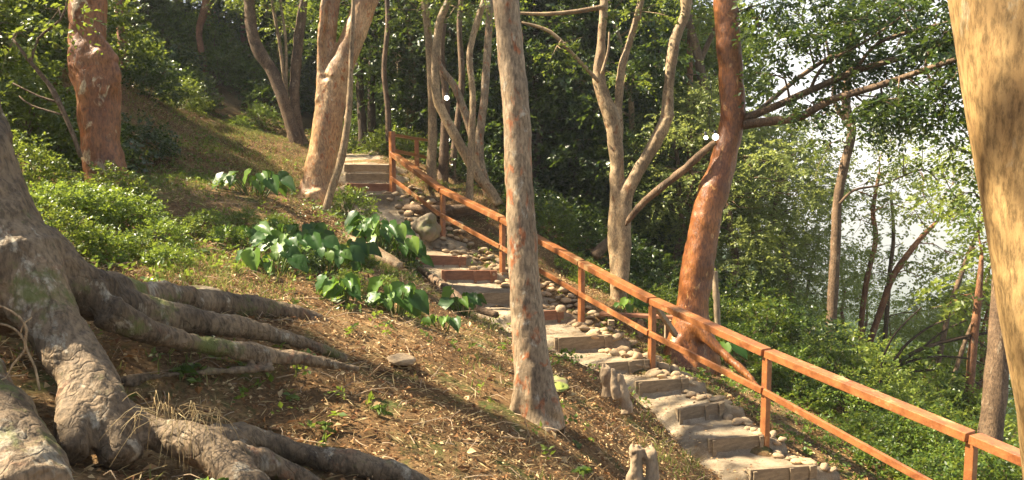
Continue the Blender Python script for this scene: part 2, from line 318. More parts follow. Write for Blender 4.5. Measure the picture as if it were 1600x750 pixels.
# ------------------------------------------------------------------ terrain
# timber steps: left end, right end (picture point + distance), board height in metres
STEPS = [((1170, 736, 8.45), (1274, 727, 8.75), 0.16, 'step_grey'),
         ((1106, 687, 9.05), (1197, 680, 9.30), 0.15, 'step_grey'),
         ((1057, 640, 9.65), (1130, 629, 9.92), 0.15, 'step_grey'),
         ((992, 598, 10.3), (1075, 591, 10.5), 0.14, 'step_grey'),
         ((934, 569, 10.8), (1015, 562, 11.0), 0.13, 'step_grey'),
         ((866, 528, 11.7), (956, 525, 11.95), 0.17, 'step_grey'),
         ((800, 488, 12.4), (880, 486, 12.65), 0.15, 'step_red'),
         ((748, 458, 13.0), (838, 458, 13.2), 0.17, 'step_grey'),
         ((690, 423, 13.6), (776, 424, 13.8), 0.15, 'step_red'),
         ((642, 399, 14.2), (728, 402, 14.45), 0.14, 'step_red')]
SOIL_STEP = ((650, 374, 14.95), (706, 374, 15.1), 0.12)
LANDING = [((600, 348, 15.5), (660, 350, 15.6)), ((556, 330, 15.8), (630, 328, 15.9))]
UPPER = [((545, 305, 16.1), (617, 305, 16.1), 0.19, 'step_grey'),
         ((542, 288, 16.5), (616, 288, 16.5), 0.20, 'step_red'),
         ((540, 272, 16.9), (614, 272, 16.9), 0.20, 'step_grey'),
         ((538, 257.5, 17.3), (614, 259, 17.3), 0.19, 'step_grey')]
# rail posts: base picture point, distance, top v
POSTS = [(1512, 812, 7.3, 679), (1195, 682, 9.3, 548), (1018, 568, 11.0, 468), (908, 512, 12.6, 410),
         (785, 430, 13.9, 342), (692, 373, 15.2, 297), (614, 320, 16.4, 206)]
RAILP = [P(u, v, d) for u, v, d, _ in POSTS]
rows = []                              # (L, R, z) rows of the path, in walking order
def row(L, Rr, dz=0.0):
    rows.append((L + [0, 0, dz], Rr + [0, 0, dz]))
first = P(1235, 800, 7.6), P(1345, 790, 7.95)
row(*first)
for st in STEPS + [SOIL_STEP + ('',)]:
    L, Rr = P(*st[0]), P(*st[1]); d = (Rr - L); nrm = np.array([-d[1], d[0], 0]); nrm /= np.linalg.norm(nrm)
    row(L - nrm * 0.05, Rr - nrm * 0.05, -st[2] - 0.035); row(L + nrm * 0.03, Rr + nrm * 0.03, -0.012)
for a, b_ in LANDING: row(P(*a), P(*b_))
for st in UPPER:
    L, Rr = P(*st[0]), P(*st[1])
    row(L + [0, -0.06, 0], Rr + [0, -0.06, 0], -st[2] - 0.02); row(L + [0, 0.03, 0], Rr + [0, 0.03, 0], -0.012)
row(P(520, 247, 18.6), P(600, 245, 18.6)); row(P(500, 238, 21), P(580, 236, 21))
rows = np.array(rows)

GC = [(100, 760, 3.2), (250, 750, 3.6), (400, 750, 3.95), (640, 750, 4.35), (850, 750, 5.1), (1000, 765, 6.2), (200, 650, 4.2), (400, 620, 4.9),
      (600, 640, 5.2), (300, 565, 4.9), (450, 560, 5.4), (640, 590, 6.1), (760, 645, 5.9), (840, 655, 6.2), (900, 640, 7.0), (960, 670, 7.4),
      (300, 470, 6.2), (430, 480, 6.8), (300, 420, 7.3), (560, 480, 7.6), (150, 400, 7.2), (0, 430, 5.8), (700, 500, 8.6), (760, 540, 8.2),
      (880, 600, 8.2), (640, 435, 10.2), (520, 385, 10.5), (400, 360, 9.8), (250, 340, 9.2), (150, 300, 9.4), (490, 322, 13.2), (300, 280, 12),
      (400, 260, 15.5), (300, 200, 17), (460, 222, 19), (320, 130, 25), (180, 120, 24), (50, 220, 13), (590, 380, 12.0), (1040, 700, 7.9),
      (960, 590, 9.4), (1100, 740, 7.9), (640, 250, 18.5), (700, 290, 17.5), (765, 310, 16.3), (850, 365, 17.0), (965, 470, 14.0), (1078, 565, 12.3),
      (1180, 600, 12.4), (1150, 520, 16.0), (1300, 560, 15.0), (1350, 600, 18.0), (1450, 650, 15.0), (1530, 730, 11.5), (1300, 680, 10.5), (1420, 740, 9.8),
      (900, 440, 15.5), (1600, 900, 6.5)]
ctrl = [P(*g) for g in GC]
for i, p in enumerate(RAILP):
    ctrl.append(p)
for k in range(0, len(rows)):
    L, Rr = rows[k]; dd = (Rr - L); dd /= np.linalg.norm(dd[:2])
    z = min(L[2], Rr[2])
    for s, q in ((-0.10, L), (0.10, Rr), (0.0, (L + Rr) / 2)):
        c = q + dd * s; ctrl.append(np.array([c[0], c[1], (q[2] - 0.10) if k > 0 else z - 0.1]))
def zfar(x, y):
    z = np.where(x < 0, 45 * np.tanh(-x * 0.36 / 45), -230 * np.tanh(x * 0.46 / 230))
    return z - 1.2 + 0.10 * np.clip(y - 8, -20, 30) * (x < 5) 
for a in range(0, 360, 20):
    for rr in (24, 34):
        x, y = rr * math.cos(R(a)), 12 + rr * math.sin(R(a)); ctrl.append(np.array([x, y, float(zfar(np.array(x), y))]))
for x, y, z in ((0, 0, -1.65), (-2, 0.5, -1.0), (2.5, 1.5, -2.5), (1, 3, -1.9), (4, 4.5, -3.6), (-5, 4, 0.2), (-3.2, 3.0, -0.8), (-8, 8, 1.6), (-9, 14, 2.8), (6, 0, -4.0), (8, 8, -5.0), (10, 13, -5.6), (13, 22, -8.0)):
    ctrl.append(np.array([x, y, z], float))
ctrl = np.array(ctrl)
def _tps_fit(c, lam=0.02):
    n = len(c); d2 = ((c[:, None, :2] - c[None, :, :2]) ** 2).sum(-1)
    K = np.where(d2 > 0, 0.5 * d2 * np.log(d2 + 1e-12), 0) + lam * np.eye(n)
    Pm = np.hstack([np.ones((n, 1)), c[:, :2]]); A = np.zeros((n + 3, n + 3)); A[:n, :n] = K; A[:n, n:] = Pm; A[n:, :n] = Pm.T
    return np.linalg.solve(A, np.concatenate([c[:, 2], np.zeros(3)]))
TW = _tps_fit(ctrl)
def H(x, y):
    x = np.atleast_1d(np.asarray(x, float)).ravel(); y = np.atleast_1d(np.asarray(y, float)).ravel(); out = np.empty(len(x))
    rad = np.hypot(x, y - 12); w = sstep(22, 33, rad); out[:] = zfar(x, y)
    near = np.where(w < 1)[0]
    for s in range(0, len(near), 20000):
        i = near[s:s + 20000]; d2 = (x[i][:, None] - ctrl[None, :, 0]) ** 2 + (y[i][:, None] - ctrl[None, :, 1]) ** 2
        z = (0.5 * d2 * np.log(d2 + 1e-12)) @ TW[:len(ctrl)] + TW[-3] + TW[-2] * x[i] + TW[-1] * y[i]
        out[i] = z * (1 - w[i]) + out[i] * w[i]
    p = np.stack([x, y, np.zeros_like(x)], 1)
    amp = 0.022 + 0.02 * sstep(14, 24, rad) + sstep(60, 300, rad) * 6
    sc = np.where(rad > 60, 0.02, 1.0)
    return out + amp * fbm(p * sc[:, None], 3.1, 4) + 0.03 * fbm(p, 0.9, 2)
def H1(x, y): return float(H(np.array([x]), np.array([y]))[0])
def axis(lo, hi, fine, far_lo, far_hi, g=1.16):
    a = list(np.arange(lo, hi, fine)); s = fine
    while a[-1] < far_hi: s *= g; a.append(a[-1] + s)
    s = fine; b_ = []
    x = lo
    while x > far_lo: s *= g; x -= s; b_.append(x)
    return np.array(b_[::-1] + a)
gx = axis(-7.5, 9, 0.075, -1500, 7000); gy = axis(1.5, 20, 0.075, -600, 7000)
X, Y = np.meshgrid(gx, gy); Z = H(X.ravel(), Y.ravel()).reshape(X.shape)
nx, ny = len(gx), len(gy); idx = np.arange(nx * ny).reshape(ny, nx)
q = np.stack([idx[:-1, :-1], idx[:-1, 1:], idx[1:, 1:], idx[1:, :-1]], -1).reshape(-1, 4)
tag(obj('ground', mesh('ground', np.stack([X.ravel(), Y.ravel(), Z.ravel()], 1), q, M['soil'])), 'brown hillside soil falling away to the right', 'ground', kind='structure')

# the path: terraced strip between the timber boards
EXT = 0.30; NT = 26
PV = []
for k in range(len(rows) - 1):
    La, Ra = rows[k]; Lb, Rb = rows[k + 1]; L = np.linalg.norm((Lb + Rb) / 2 - (La + Ra) / 2); m = max(2, int(L / 0.05))
    for s in (np.arange(m) / m):
        l = La * (1 - s) + Lb * s; r = Ra * (1 - s) + Rb * s; e = (r - l); ln = np.linalg.norm(e[:2]); e = e / ln
        t = np.linspace(-EXT, ln + EXT, NT)
        PV.append(l[None, :] + t[:, None] * e[None, :] * [1, 1, 0] + np.stack([0 * t, 0 * t, np.clip(t / ln, 0, 1) * (r[2] - l[2]) - 0.34 * np.clip(-t, 0, 9) - 0.30 * np.clip(t - ln, 0, 9)], 1) * 1.0)
PV = np.array(PV); n0, n1_ = PV.shape[:2]; V = PV.reshape(-1, 3)
V[:, 2] += 0.014 * fbm(V * [1, 1, 0.2], 7, 4) + 0.02 * fbm(V * [1, 1, 0.2], 1.6, 2)
V[:, 0] += 0.05 * fbm(V * [0.5, 1, 0.2], 2.5, 3) * np.tile(np.abs(np.linspace(-1, 1, n1_)) ** 4, n0)
idx = np.arange(n0 * n1_).reshape(n0, n1_); q = np.stack([idx[:-1, :-1], idx[:-1, 1:], idx[1:, 1:], idx[1:, :-1]], -1).reshape(-1, 4)
tag(obj('path', mesh('path', V, q, M['earth'])), 'worn pale earth path climbing the hill in steps', 'path', kind='structure')

# distant hills across the valley
a = np.linspace(R(-30), R(75), 220); HV = []
rad_list = [1500, 1750, 2000, 2250, 2500, 2800, 3200, 3700, 4300, 5000]
for i, r_ in enumerate(rad_list):
    x, y = r_ * np.sin(a), r_ * np.cos(a)
    base = -250 + [0, 60, 140, 185, 120, 110, 190, 250, 200, 60][i]
    z = base + 55 * fbm(np.stack([x, y, 0 * x], 1), 0.0016, 4) + 12 * fbm(np.stack([x, y, 0 * x], 1), 0.012, 3)
    if i == 0: z = z * 0 - 300
    HV.append(np.stack([x, y, z], 1))
HV = np.array(HV); HV = np.concatenate([HV[i] * (1 - s) + HV[i + 1] * s for i in range(len(HV) - 1) for s in [np.float64(v) for v in (0, .25, .5, .75)]])
HV[:, 2] += 10 * fbm(HV * [1, 1, 0], 0.02, 3); nr = len(HV) // 220
idx = np.arange(nr * 220).reshape(nr, 220); q = np.stack([idx[:-1, :-1], idx[:-1, 1:], idx[1:, 1:], idx[1:, :-1]], -1).reshape(-1, 4)
tag(obj('hills', mesh('hills', HV, q, M['hills'])), 'hazy wooded hills across the valley', 'hills', kind='structure')

# ------------------------------------------------------------------ foliage
def unit(v): return v / (np.linalg.norm(v, axis=-1, keepdims=True) + 1e-9)
def leaf_tris(mb, pos, axis_, nrm, L, W, fold=0.15):
    """one small folded leaf per row"""
    side = unit(np.cross(axis_, nrm)); nrm = unit(np.cross(side, axis_)); L = L[:, None]; W = W[:, None]
    b0 = pos; tip = pos + axis_ * L - nrm * L * 0.08; l = pos + axis_ * L * 0.45 + side * W + nrm * W * fold; r = pos + axis_ * L * 0.45 - side * W + nrm * W * fold
    n = len(pos); V = np.stack([b0, r, tip, l], 1).reshape(-1, 3); i = np.arange(n)[:, None] * 4
    mb.add(V, None, np.concatenate([i + [0, 1, 2], i + [0, 2, 3]]))
def sprays(mb, org, dirs, L, K, leaf, wr=0.28, up=0.8, droop=0.35, rs=None):
    """twig sprays with K leaves each, in loose flat fans"""
    rs = rs or rng; n = len(org); dirs = unit(dirs); up_v = unit(np.array([0, 0, 1.0]) * up + rs.normal(0, 0.45, (n, 3)))
    side = unit(np.cross(dirs, up_v)); t = (np.arange(K) + 0.6) / K
    pos = org[:, None, :] + dirs[:, None, :] * (L[:, None, None] * t[None, :, None]); pos[:, :, 2] -= (droop * L[:, None] * t[None, :] ** 2)
    sg = np.where(np.arange(K) % 2 == 0, 1.0, -1.0)
    ax = unit(dirs[:, None, :] * 0.6 + side[:, None, :] * sg[None, :, None] * 0.85 + rs.normal(0, 0.28, (n, K, 3)) - [0, 0, 0.15])
    nm = unit(up_v[:, None, :] + rs.normal(0, 0.45, (n, K, 3))); m = n * K
    sz = leaf * rs.uniform(0.65, 1.3, m)
    leaf_tris(mb, pos.reshape(-1, 3), ax.reshape(-1, 3), nm.reshape(-1, 3), sz, sz * wr)
def rand_dirs(n, rs=None, zs=0.7):
    rs = rs or rng; d = rs.normal(0, 1, (n, 3)); d[:, 2] *= zs; return unit(d)
def clump(mb, c, rad, n, K=9, leaf=0.07, spray=0.35, flat=0.55, rs=None, wr=0.28, droop=0.35):
    rs = rs or rng; d = rand_dirs(n, rs, 1.0); rr = rad * rs.uniform(0.25, 1.0, n) ** 0.7
    org = np.asarray(c) + d * rr[:, None] * [1, 1, flat]; dd = unit(d * [1, 1, 0.5] + rs.normal(0, 0.5, (n, 3)) * [1, 1, 0.4])
    sprays(mb, org, dd, spray * rs.uniform(0.5, 1.2, n), K, leaf, wr, rs=rs, droop=droop)

def px_path(pts, d=None):
    out = []
    for p in pts:
        u, v, r_ = p[:3]; dd = p[3] if len(p) > 3 else d; w = P(u, v, dd); out.append([w[0], w[1], w[2], r_ * dd / F_PX])
    return np.array(out)
def limb_to(mb, skel, c, r0=0.02, seg=5, sag=0.1):
    c = np.asarray(c, float); S = skel; dist = np.linalg.norm(S[:, :3] - c, axis=1) + 0.6 * np.clip(S[:, 2] - c[2], 0, 9); k = int(np.argmin(dist))
    a_ = S[k, :3]; r_ = min(S[k, 3] * 0.6, max(r0, 0.012 * np.linalg.norm(c - a_))); m1 = a_ * 0.6 + c * 0.4 + [0, 0, sag] + rng.normal(0, 0.06, 3) * np.linalg.norm(c - a_); m2 = a_ * 0.25 + c * 0.75 + [0, 0, sag * 0.6] + rng.normal(0, 0.05, 3) * np.linalg.norm(c - a_)
    tube(mb, [[*a_, r_], [*m1, r_ * 0.7], [*m2, r_ * 0.45], [*c, r_ * 0.2]], seg, 0.25)
    for j in range(3):
        e = c + rng.normal(0, 0.3, 3); s0 = m2; tube(mb, [[*s0, r_ * 0.4], [*((s0 + e) / 2 + rng.normal(0, 0.05, 3)), r_ * 0.28], [*e, r_ * 0.1]], 4, 0.3)
LIT = [(500, 290, 13.3), (508, 240, 13.3), (514, 190, 13.3), (520, 140, 13.3), (545, 80, 13.3), (565, 30, 13.3), (488, 310, 13.2), (130, 550, 3.8), (165, 600, 3.7), (110, 500, 3.8), (1230, 735, 8.9), (1150, 715, 8.7), (1190, 695, 9.1),
       (1120, 670, 9.4), (1030, 620, 9.9), (980, 590, 10.6), (980, 550, 11.2), (910, 515, 12.2), (850, 505, 12), (640, 255, 16), (720, 308, 14.9), (760, 330, 14.2), (850, 375, 13.3), (940, 420, 12.3), (1080, 490, 10.4), (1150, 525, 9.8),
       (380, 440, 7.5), (450, 460, 7.4), (320, 445, 7), (560, 500, 7.4), (340, 150, 20), (400, 185, 19), (450, 205, 19), (320, 210, 18), (420, 240, 15), (370, 200, 18), (300, 260, 13), (340, 320, 11), (1095, 460, 12.2), (1082, 510, 12.2), (1112, 330, 12.2),
       (1000, 262, 14), (1030, 210, 14), (985, 300, 14), (965, 430, 14), (700, 620, 5.9), (640, 650, 5.3), (500, 650, 4.9), (900, 700, 6.6), (720, 690, 5.3), (650, 690, 4.9), (450, 400, 8.5), (500, 420, 8.5), (600, 380, 11.6), (640, 370, 12), (620, 490, 7.7), (720, 480, 9), (530, 480, 7.6),
       (100, 300, 7.5), (180, 340, 7.8), (90, 370, 7), (230, 380, 7.5), (130, 40, 9.5), (160, 95, 9.4), (824, 240, 6.3), (800, 620, 6.3), (830, 560, 6.3), (1050, 560, 11.5), (940, 480, 12.6), (860, 450, 13.5), (700, 420, 14), (740, 440, 13.4), (70, 290, 4.1), (40, 470, 3.9), (20, 620, 3.4), (430, 720, 4.0), (560, 720, 4.3)]
LITP = np.array([P(*q_) for q_ in LIT]); SDN = np.array(SUN_DIR[:])
def blocks(c, rad):
    w = np.asarray(c)[None, :] - LITP; t_ = w @ SDN; dist = np.linalg.norm(w - t_[:, None] * SDN, axis=1); return bool(((t_ > 1.0) & (dist < rad + 0.12)).any())
def tree(name, label, cat, trunks, bark_m, leaf_m=None, clumps=(), seg=12, wob=0.10, voxel=None, group=None, disp=None, leaf=0.07, spray=0.35, K=9, thin=(), branch_mat=None, droop=0.35, wr=0.28):
    base = trunks[0][0][:3]; clumps = [c for c in clumps if not blocks(c[0], c[1])]
    root = thing(name, label, cat, base, 0, group); mb = MB()
    for i, t in enumerate(trunks): tube(mb, t, seg, 0.10 if voxel else 0.12, wob, seed=i * 3.3)
    if voxel:
        V, fs = fuse(mb, voxel, disp); obj('trunk', mesh('trunk', V - base, fs, M[bark_m]), root)
    else: mb.build('trunk', M[bark_m], root, off=base)
    skel = np.concatenate([catmull(t, 0.4) for t in trunks])
    if len(thin) or len(clumps):
        lb = MB()
        for t in thin: tube(lb, t, 6, 0.12, 0.08); skel = np.concatenate([skel, catmull(t, 0.4)])
        for c in clumps: limb_to(lb, skel, c[0], 0.02)
        lb.build('limbs', M[branch_mat or bark_m], root, off=base)
    if len(clumps):
        cb = MB()
        for c, rad, n in clumps: clump(cb, c, rad, n, K, leaf, spray, droop=droop, wr=wr)
        cb.build('crown', M[leaf_m], root, off=base)
    return root
def barkdisp(a=0.012, s=9.0):
    return lambda V: a * fbm(V * [1, 1, 0.5], s, 4) + a * 1.6 * fbm(V, s * 0.3, 2) - a * 0.9 * (1 - np.abs(fbm(V * [1, 1, 0.6] + 3, s * 0.8, 3))) ** 4
def up(path, *more):                    # continue a pixel path upward with world offsets
    out = path.copy(); last = out[-1]
    for dx, dy, dz, r_ in more: out = np.vstack([out, [last[0] + dx, last[1] + dy, last[2] + dz, r_]])
    return out
def zclumps(lst): return [((x, y, z), r_, n) for x, y, z, r_, n in lst]

# 1 the big buttressed tree at the left edge
big = [px_path([(-165, -420, 52, 4.3), (-140, -200, 60, 4.25), (-112, 0, 66, 4.2), (-82, 150, 70, 4.15), (-48, 270, 72, 4.1), (-12, 360, 74, 4.05), (22, 430, 68, 4.0), (20, 500, 30, 4.4)]),
       px_path([(30, 400, 64, 4.0), (62, 465, 50, 3.95), (98, 530, 42, 3.88), (136, 590, 42, 3.8), (168, 650, 40, 3.7), (196, 720, 30, 3.6)]),
       px_path([(100, 560, 24, 3.85), (118, 630, 26, 3.65), (112, 710, 26, 3.45)]),
       px_path([(-90, 400, 56, 3.9), (-95, 500, 55, 3.75), (-58, 610, 62, 3.45), (-5, 700, 72, 3.15), (45, 790, 74, 2.9)]),
       px_path([(40, 390, 56, 4.1), (108, 442, 42, 4.2), (175, 476, 33, 4.45), (255, 494, 27, 4.8), (345, 508, 20, 5.15), (420, 522, 14, 5.45), (490, 540, 9, 5.7), (540, 562, 5, 5.8)]),
       px_path([(130, 452, 38, 4.2), (210, 460, 26, 4.9), (300, 470, 22, 5.6), (400, 482, 19, 6.2), (480, 496, 12, 6.6), (540, 520, 6, 6.8)]),
       px_path([(165, 482, 28, 4.2), (230, 518, 20, 4.4), (310, 538, 15, 4.7), (400, 552, 15, 5.0), (480, 562, 11, 5.2), (560, 578, 6, 5.4)]),
       px_path([(160, 630, 34, 3.75), (215, 668, 26, 3.75), (290, 690, 28, 3.75), (350, 720, 34, 3.65), (390, 780, 40, 3.5)]),
       px_path([(330, 690, 24, 3.85), (395, 688, 20, 4.05), (470, 708, 19, 4.18), (550, 724, 19, 4.28), (630, 742, 18, 4.33), (700, 780, 12, 4.35)]),
       px_path([(360, 715, 22, 3.8), (430, 730, 17, 3.95), (500, 760, 12, 4.0)]),
       px_path([(190, 596, 10, 4.4), (260, 586, 8, 4.6), (340, 580, 7, 4.8), (430, 576, 5, 5.0)])]
tree('buttressed_tree', 'huge grey brown tree with spreading buttress roots at lower left', 'tree', big, 'bark_big', 'leaf',
     zclumps([(-4.2, 3.6, 6.4, 0.9, 110), (-2.4, 5.2, 7.0, 0.8, 100), (-5.8, 5.6, 7.4, 0.9, 100), (-3.2, 2.2, 7.3, 0.9, 90)]), seg=22, wob=0.09, voxel=0.018, disp=barkdisp(0.010, 14), leaf=0.10, spray=0.5)

# 2 knobbly red tree on the left
t = [up(px_path([(180, 330, 34), (170, 295, 31), (160, 240, 29), (156, 190, 31), (150, 140, 35), (142, 100, 37), (133, 60, 29), (138, 0, 28), (140, -80, 26)], 9.5), (0.1, 0, 1.4, 0.17), (-0.2, 0.2, 3.2, 0.12)),
     px_path([(145, 100, 24), (165, 92, 21), (180, 97, 11)], 9.4), px_path([(158, 140, 20), (176, 112, 16), (182, 100, 8)], 9.4), px_path([(150, 60, 12), (170, 82, 12), (178, 96, 10)], 9.4)]
tree('knobbly_tree', 'red barked tree with swollen knob standing among the left undergrowth', 'tree', t, 'bark_knob', 'leaf',
     zclumps([(-5.4, 9.8, 5.6, 0.9, 90), (-4.2, 10.2, 6.2, 0.9, 90), (-6.4, 10.8, 6.2, 0.8, 70)]), seg=18, voxel=0.03, disp=barkdisp(0.014, 8), wob=0.12, leaf=0.09, spray=0.45)

# 3 pale red tree by the upper steps
t = [px_path([(478, 335, 36), (487, 316, 31), (496, 285, 26), (505, 240, 24), (514, 180, 23), (522, 130, 22)], 13.3),
     up(px_path([(524, 125, 22), (541, 85, 19), (556, 45, 18.5), (572, 0, 19), (596, -60, 18)], 13.3), (0.7, 0.1, 1.6, 0.12), (0.6, 0, 2.0, 0.08)),
     up(px_path([(512, 140, 16), (514, 80, 9.5), (518, 40, 9), (523, 0, 9.5), (528, -60, 9)], 13.35), (-0.2, 0.2, 1.8, 0.09)),
     up(px_path([(503, 160, 11), (501, 110, 6), (500, 60, 5.5), (505, 20, 5.5), (503, -50, 5)], 13.2), (-0.3, 0, 1.5, 0.05)),
     px_path([(490, 300, 18), (500, 330, 16), (520, 350, 12)], 13.1), px_path([(500, 300, 20), (480, 326, 16), (462, 340, 9)], 13.2)]
tree('forking_tree', 'pale orange barked tree forking beside the upper steps', 'tree', t, 'bark_pale_red', 'leaf',
     zclumps([(-2.6, 13.5, 5.6, 0.9, 90), (-1.4, 13.2, 6.4, 0.9, 90), (-3.6, 13.9, 6.2, 0.8, 80)]), seg=18, voxel=0.035, disp=barkdisp(0.008, 7), wob=0.05, leaf=0.09, spray=0.45)
# sapling beside it
tree('sapling', 'thin pale sapling leaning beside the pale orange tree', 'tree', [up(px_path([(508, 332, 6.5), (520, 290, 6), (533, 250, 6), (541, 205, 5.5), (546, 160, 5), (548, 110, 4)], 12.9), (0.05, 0.1, 1.2, 0.03))],
     'bark_pale', 'leaf', [(P(552, 60, 13), 0.5, 30), (P(560, 20, 13), 0.4, 30)], seg=10)

# 4 central pale trunk
t = [up(px_path([(842, 672, 44), (838, 650, 36), (834, 610, 30), (828, 540, 27.5), (821, 460, 25.5), (816, 380, 23.5), (812, 300, 22), (808, 200, 22), (800, 100, 21.5), (790, 0, 20.5), (782, -90, 20)], 6.3), (-0.1, 0.1, 1.5, 0.09), (0.2, 0.3, 1.5, 0.07)),
     px_path([(842, 530, 12, 6.25), (853, 600, 14, 6.25), (866, 640, 12, 6.2), (876, 665, 8, 6.3)]), px_path([(822, 545, 14, 6.25), (814, 615, 14, 6.25), (804, 645, 11, 6.25), (794, 665, 7, 6.3)]), px_path([(832, 570, 11, 6.2), (834, 640, 13, 6.2), (836, 665, 10, 6.3)])]
tree('pale_tree', 'slim grey trunk with reddish lichen standing before the handrail', 'tree', t, 'bark_grey', 'leaf',
     zclumps([(0.3, 6.8, 5.2, 0.8, 80), (-0.8, 6.5, 5.8, 0.8, 80)]), seg=20, voxel=0.018, disp=barkdisp(0.003, 16), wob=0.05, leaf=0.08, spray=0.4)

# 5 red tree beyond the rail, with the long limbs to the right
fan = [px_path([(1150, 196, 8, 12.2), (1200, 190, 7, 11.9), (1250, 182, 6.5, 11.6), (1300, 156, 6, 11.2), (1375, 133, 5, 10.8), (1480, 97, 4, 10.2), (1560, 70, 2.5, 9.8)]),
       px_path([(1150, 190, 7, 12.2), (1205, 169, 6, 12.0), (1265, 142, 5.5, 11.8), (1335, 112, 5, 11.5), (1400, 92, 4.5, 11.2), (1495, 65, 3.5, 10.8), (1580, 50, 2, 10.5)]),
       px_path([(1180, 178, 4, 12.3), (1250, 120, 3.6, 12.6), (1320, 75, 3, 12.8), (1395, 32, 2, 13)]),
       px_path([(1335, 112, 3, 11.5), (1375, 66, 3, 11.3), (1460, 40, 2.5, 11), (1520, 26, 1.5, 10.8)]),
       px_path([(1265, 142, 3, 11.8), (1290, 100, 2.4, 11.7), (1360, 60, 2, 11.5), (1430, 10, 1.5, 11.4)])]
t = [up(px_path([(1070, 590, 48), (1073, 560, 38), (1076, 520, 29), (1084, 460, 25.5), (1093, 395, 25), (1104, 340, 24), (1118, 290, 22.5), (1132, 245, 20.5), (1142, 200, 20), (1144, 150, 20), (1139, 75, 18.5), (1134, 0, 18.5), (1130, -80, 18)], 12.2), (0.1, 0.2, 1.8, 0.15), (-0.5, 0.3, 2.0, 0.1)),
     px_path([(1080, 490, 20, 12.2), (1062, 550, 22, 12.1), (1040, 585, 12, 12.0)]), px_path([(1086, 490, 20, 12.2), (1100, 545, 22, 12.2), (1118, 590, 14, 12.2)]), px_path([(1085, 505, 14, 12.0), (1125, 548, 8, 11.7), (1165, 584, 6, 11.4), (1190, 612, 4, 11.2)])]
cl = []
for f in fan:
    Q = catmull(f, 0.35)
    for p in Q[5::1]: 
        if rng.random() < 0.72: cl.append((p[:3] + rng.normal(0, 0.30, 3) + [0, 0, -0.05], rng.uniform(.22, .40), 46))
for u, v, d in ((1195, 30, 11.6), (1225, 62, 11.5), (1280, 50, 11.3), (1345, 25, 11), (1410, 15, 10.8), (1475, 50, 10.5), (1380, 172, 10.8), (1440, 150, 10.6), (1478, 182, 10.3), (1205, 112, 11.6), (1180, 10, 12), (1240, 20, 12.2), (1310, 5, 11.5)):
    cl.append((P(u, v, d), rng.uniform(.24, .38), 34))
tree('red_tree', 'curved red barked tree beyond the handrail with long limbs reaching right', 'tree', t, 'bark_red', 'leaf_dark', cl + zclumps([(3.2, 12.6, 4.6, 1.0, 90), (1.8, 12.8, 5.4, 0.9, 80), (4.6, 13.5, 5.0, 0.9, 90)]),
     seg=18, voxel=0.033, disp=barkdisp(0.010, 8), wob=0.05, thin=fan, leaf=0.085, spray=0.34, K=11, branch_mat='bark_brown', droop=0.6, wr=0.25)

# 6 big tan trunk at the right edge
t = [px_path([(1730, 900, 92, 2.7), (1702, 760, 86, 2.6), (1684, 640, 84, 2.5), (1652, 440, 84, 2.5), (1622, 260, 84, 2.5), (1598, 120, 86, 2.5), (1582, 0, 88, 2.5), (1570, -130, 88, 2.5), (1560, -350, 80, 2.55), (1540, -700, 60, 2.7)])]
r6 = tree('tan_tree', 'smooth yellow tan trunk close to the viewer at the right edge', 'tree', t, 'bark_tan', 'leaf', zclumps([(2.1, 2.9, 3.6, 0.6, 50), (1.2, 3.4, 4.2, 0.7, 50)]), seg=40, wob=0.03, leaf=0.08)
low = t[0][0]
# 7 forked pale tree
t = [px_path([(966, 490, 20), (967, 468, 15), (966, 430, 12.5), (961, 370, 12), (963, 310, 11.5), (964, 250, 12), (955, 185, 11.5), (936, 128, 10.5), (939, 75, 8), (944, 0, 7), (940, -80, 6)], 14),
     px_path([(968, 450, 12), (975, 400, 11.5), (975, 350, 11), (979, 310, 10), (992, 275, 10), (1020, 230, 10.5), (1040, 185, 11), (1045, 130, 9), (1055, 60, 9), (1071, 18, 9), (1068, -50, 8)], 13.9),
     px_path([(964, 250, 9), (967, 205, 7), (967, 150, 6), (973, 100, 6), (995, 30, 5.5), (1010, -50, 5)], 14.1), px_path([(1040, 190, 8), (1052, 176, 5)], 13.85)]
tree('twin_stemmed_tree', 'pale tree splitting into crooked stems behind the middle of the handrail', 'tree', t, 'bark_pale', 'leaf',
     [(P(850, 30, 13.6), 0.45, 36), (P(900, 60, 14), 0.45, 40), (P(920, 20, 14), 0.5, 40), (P(1000, 20, 14), 0.5, 40), (P(1060, -20, 14), 0.5, 40), (P(870, 80, 13.5), 0.35, 24), (P(980, 120, 14.5), .4, 24)],
     seg=14, voxel=0.03, disp=barkdisp(0.008, 8), wob=0.07, thin=[px_path([(944, 10, 4), (900, 18, 3.5), (850, 22, 3), (806, 20, 2)], 13.9), px_path([(936, 128, 3), (900, 90, 3), (860, 50, 3), (815, 35, 2)], 13.6), px_path([(940, 115, 2.5), (950, 80, 2), (952, 50, 1.5)], 13.8)])

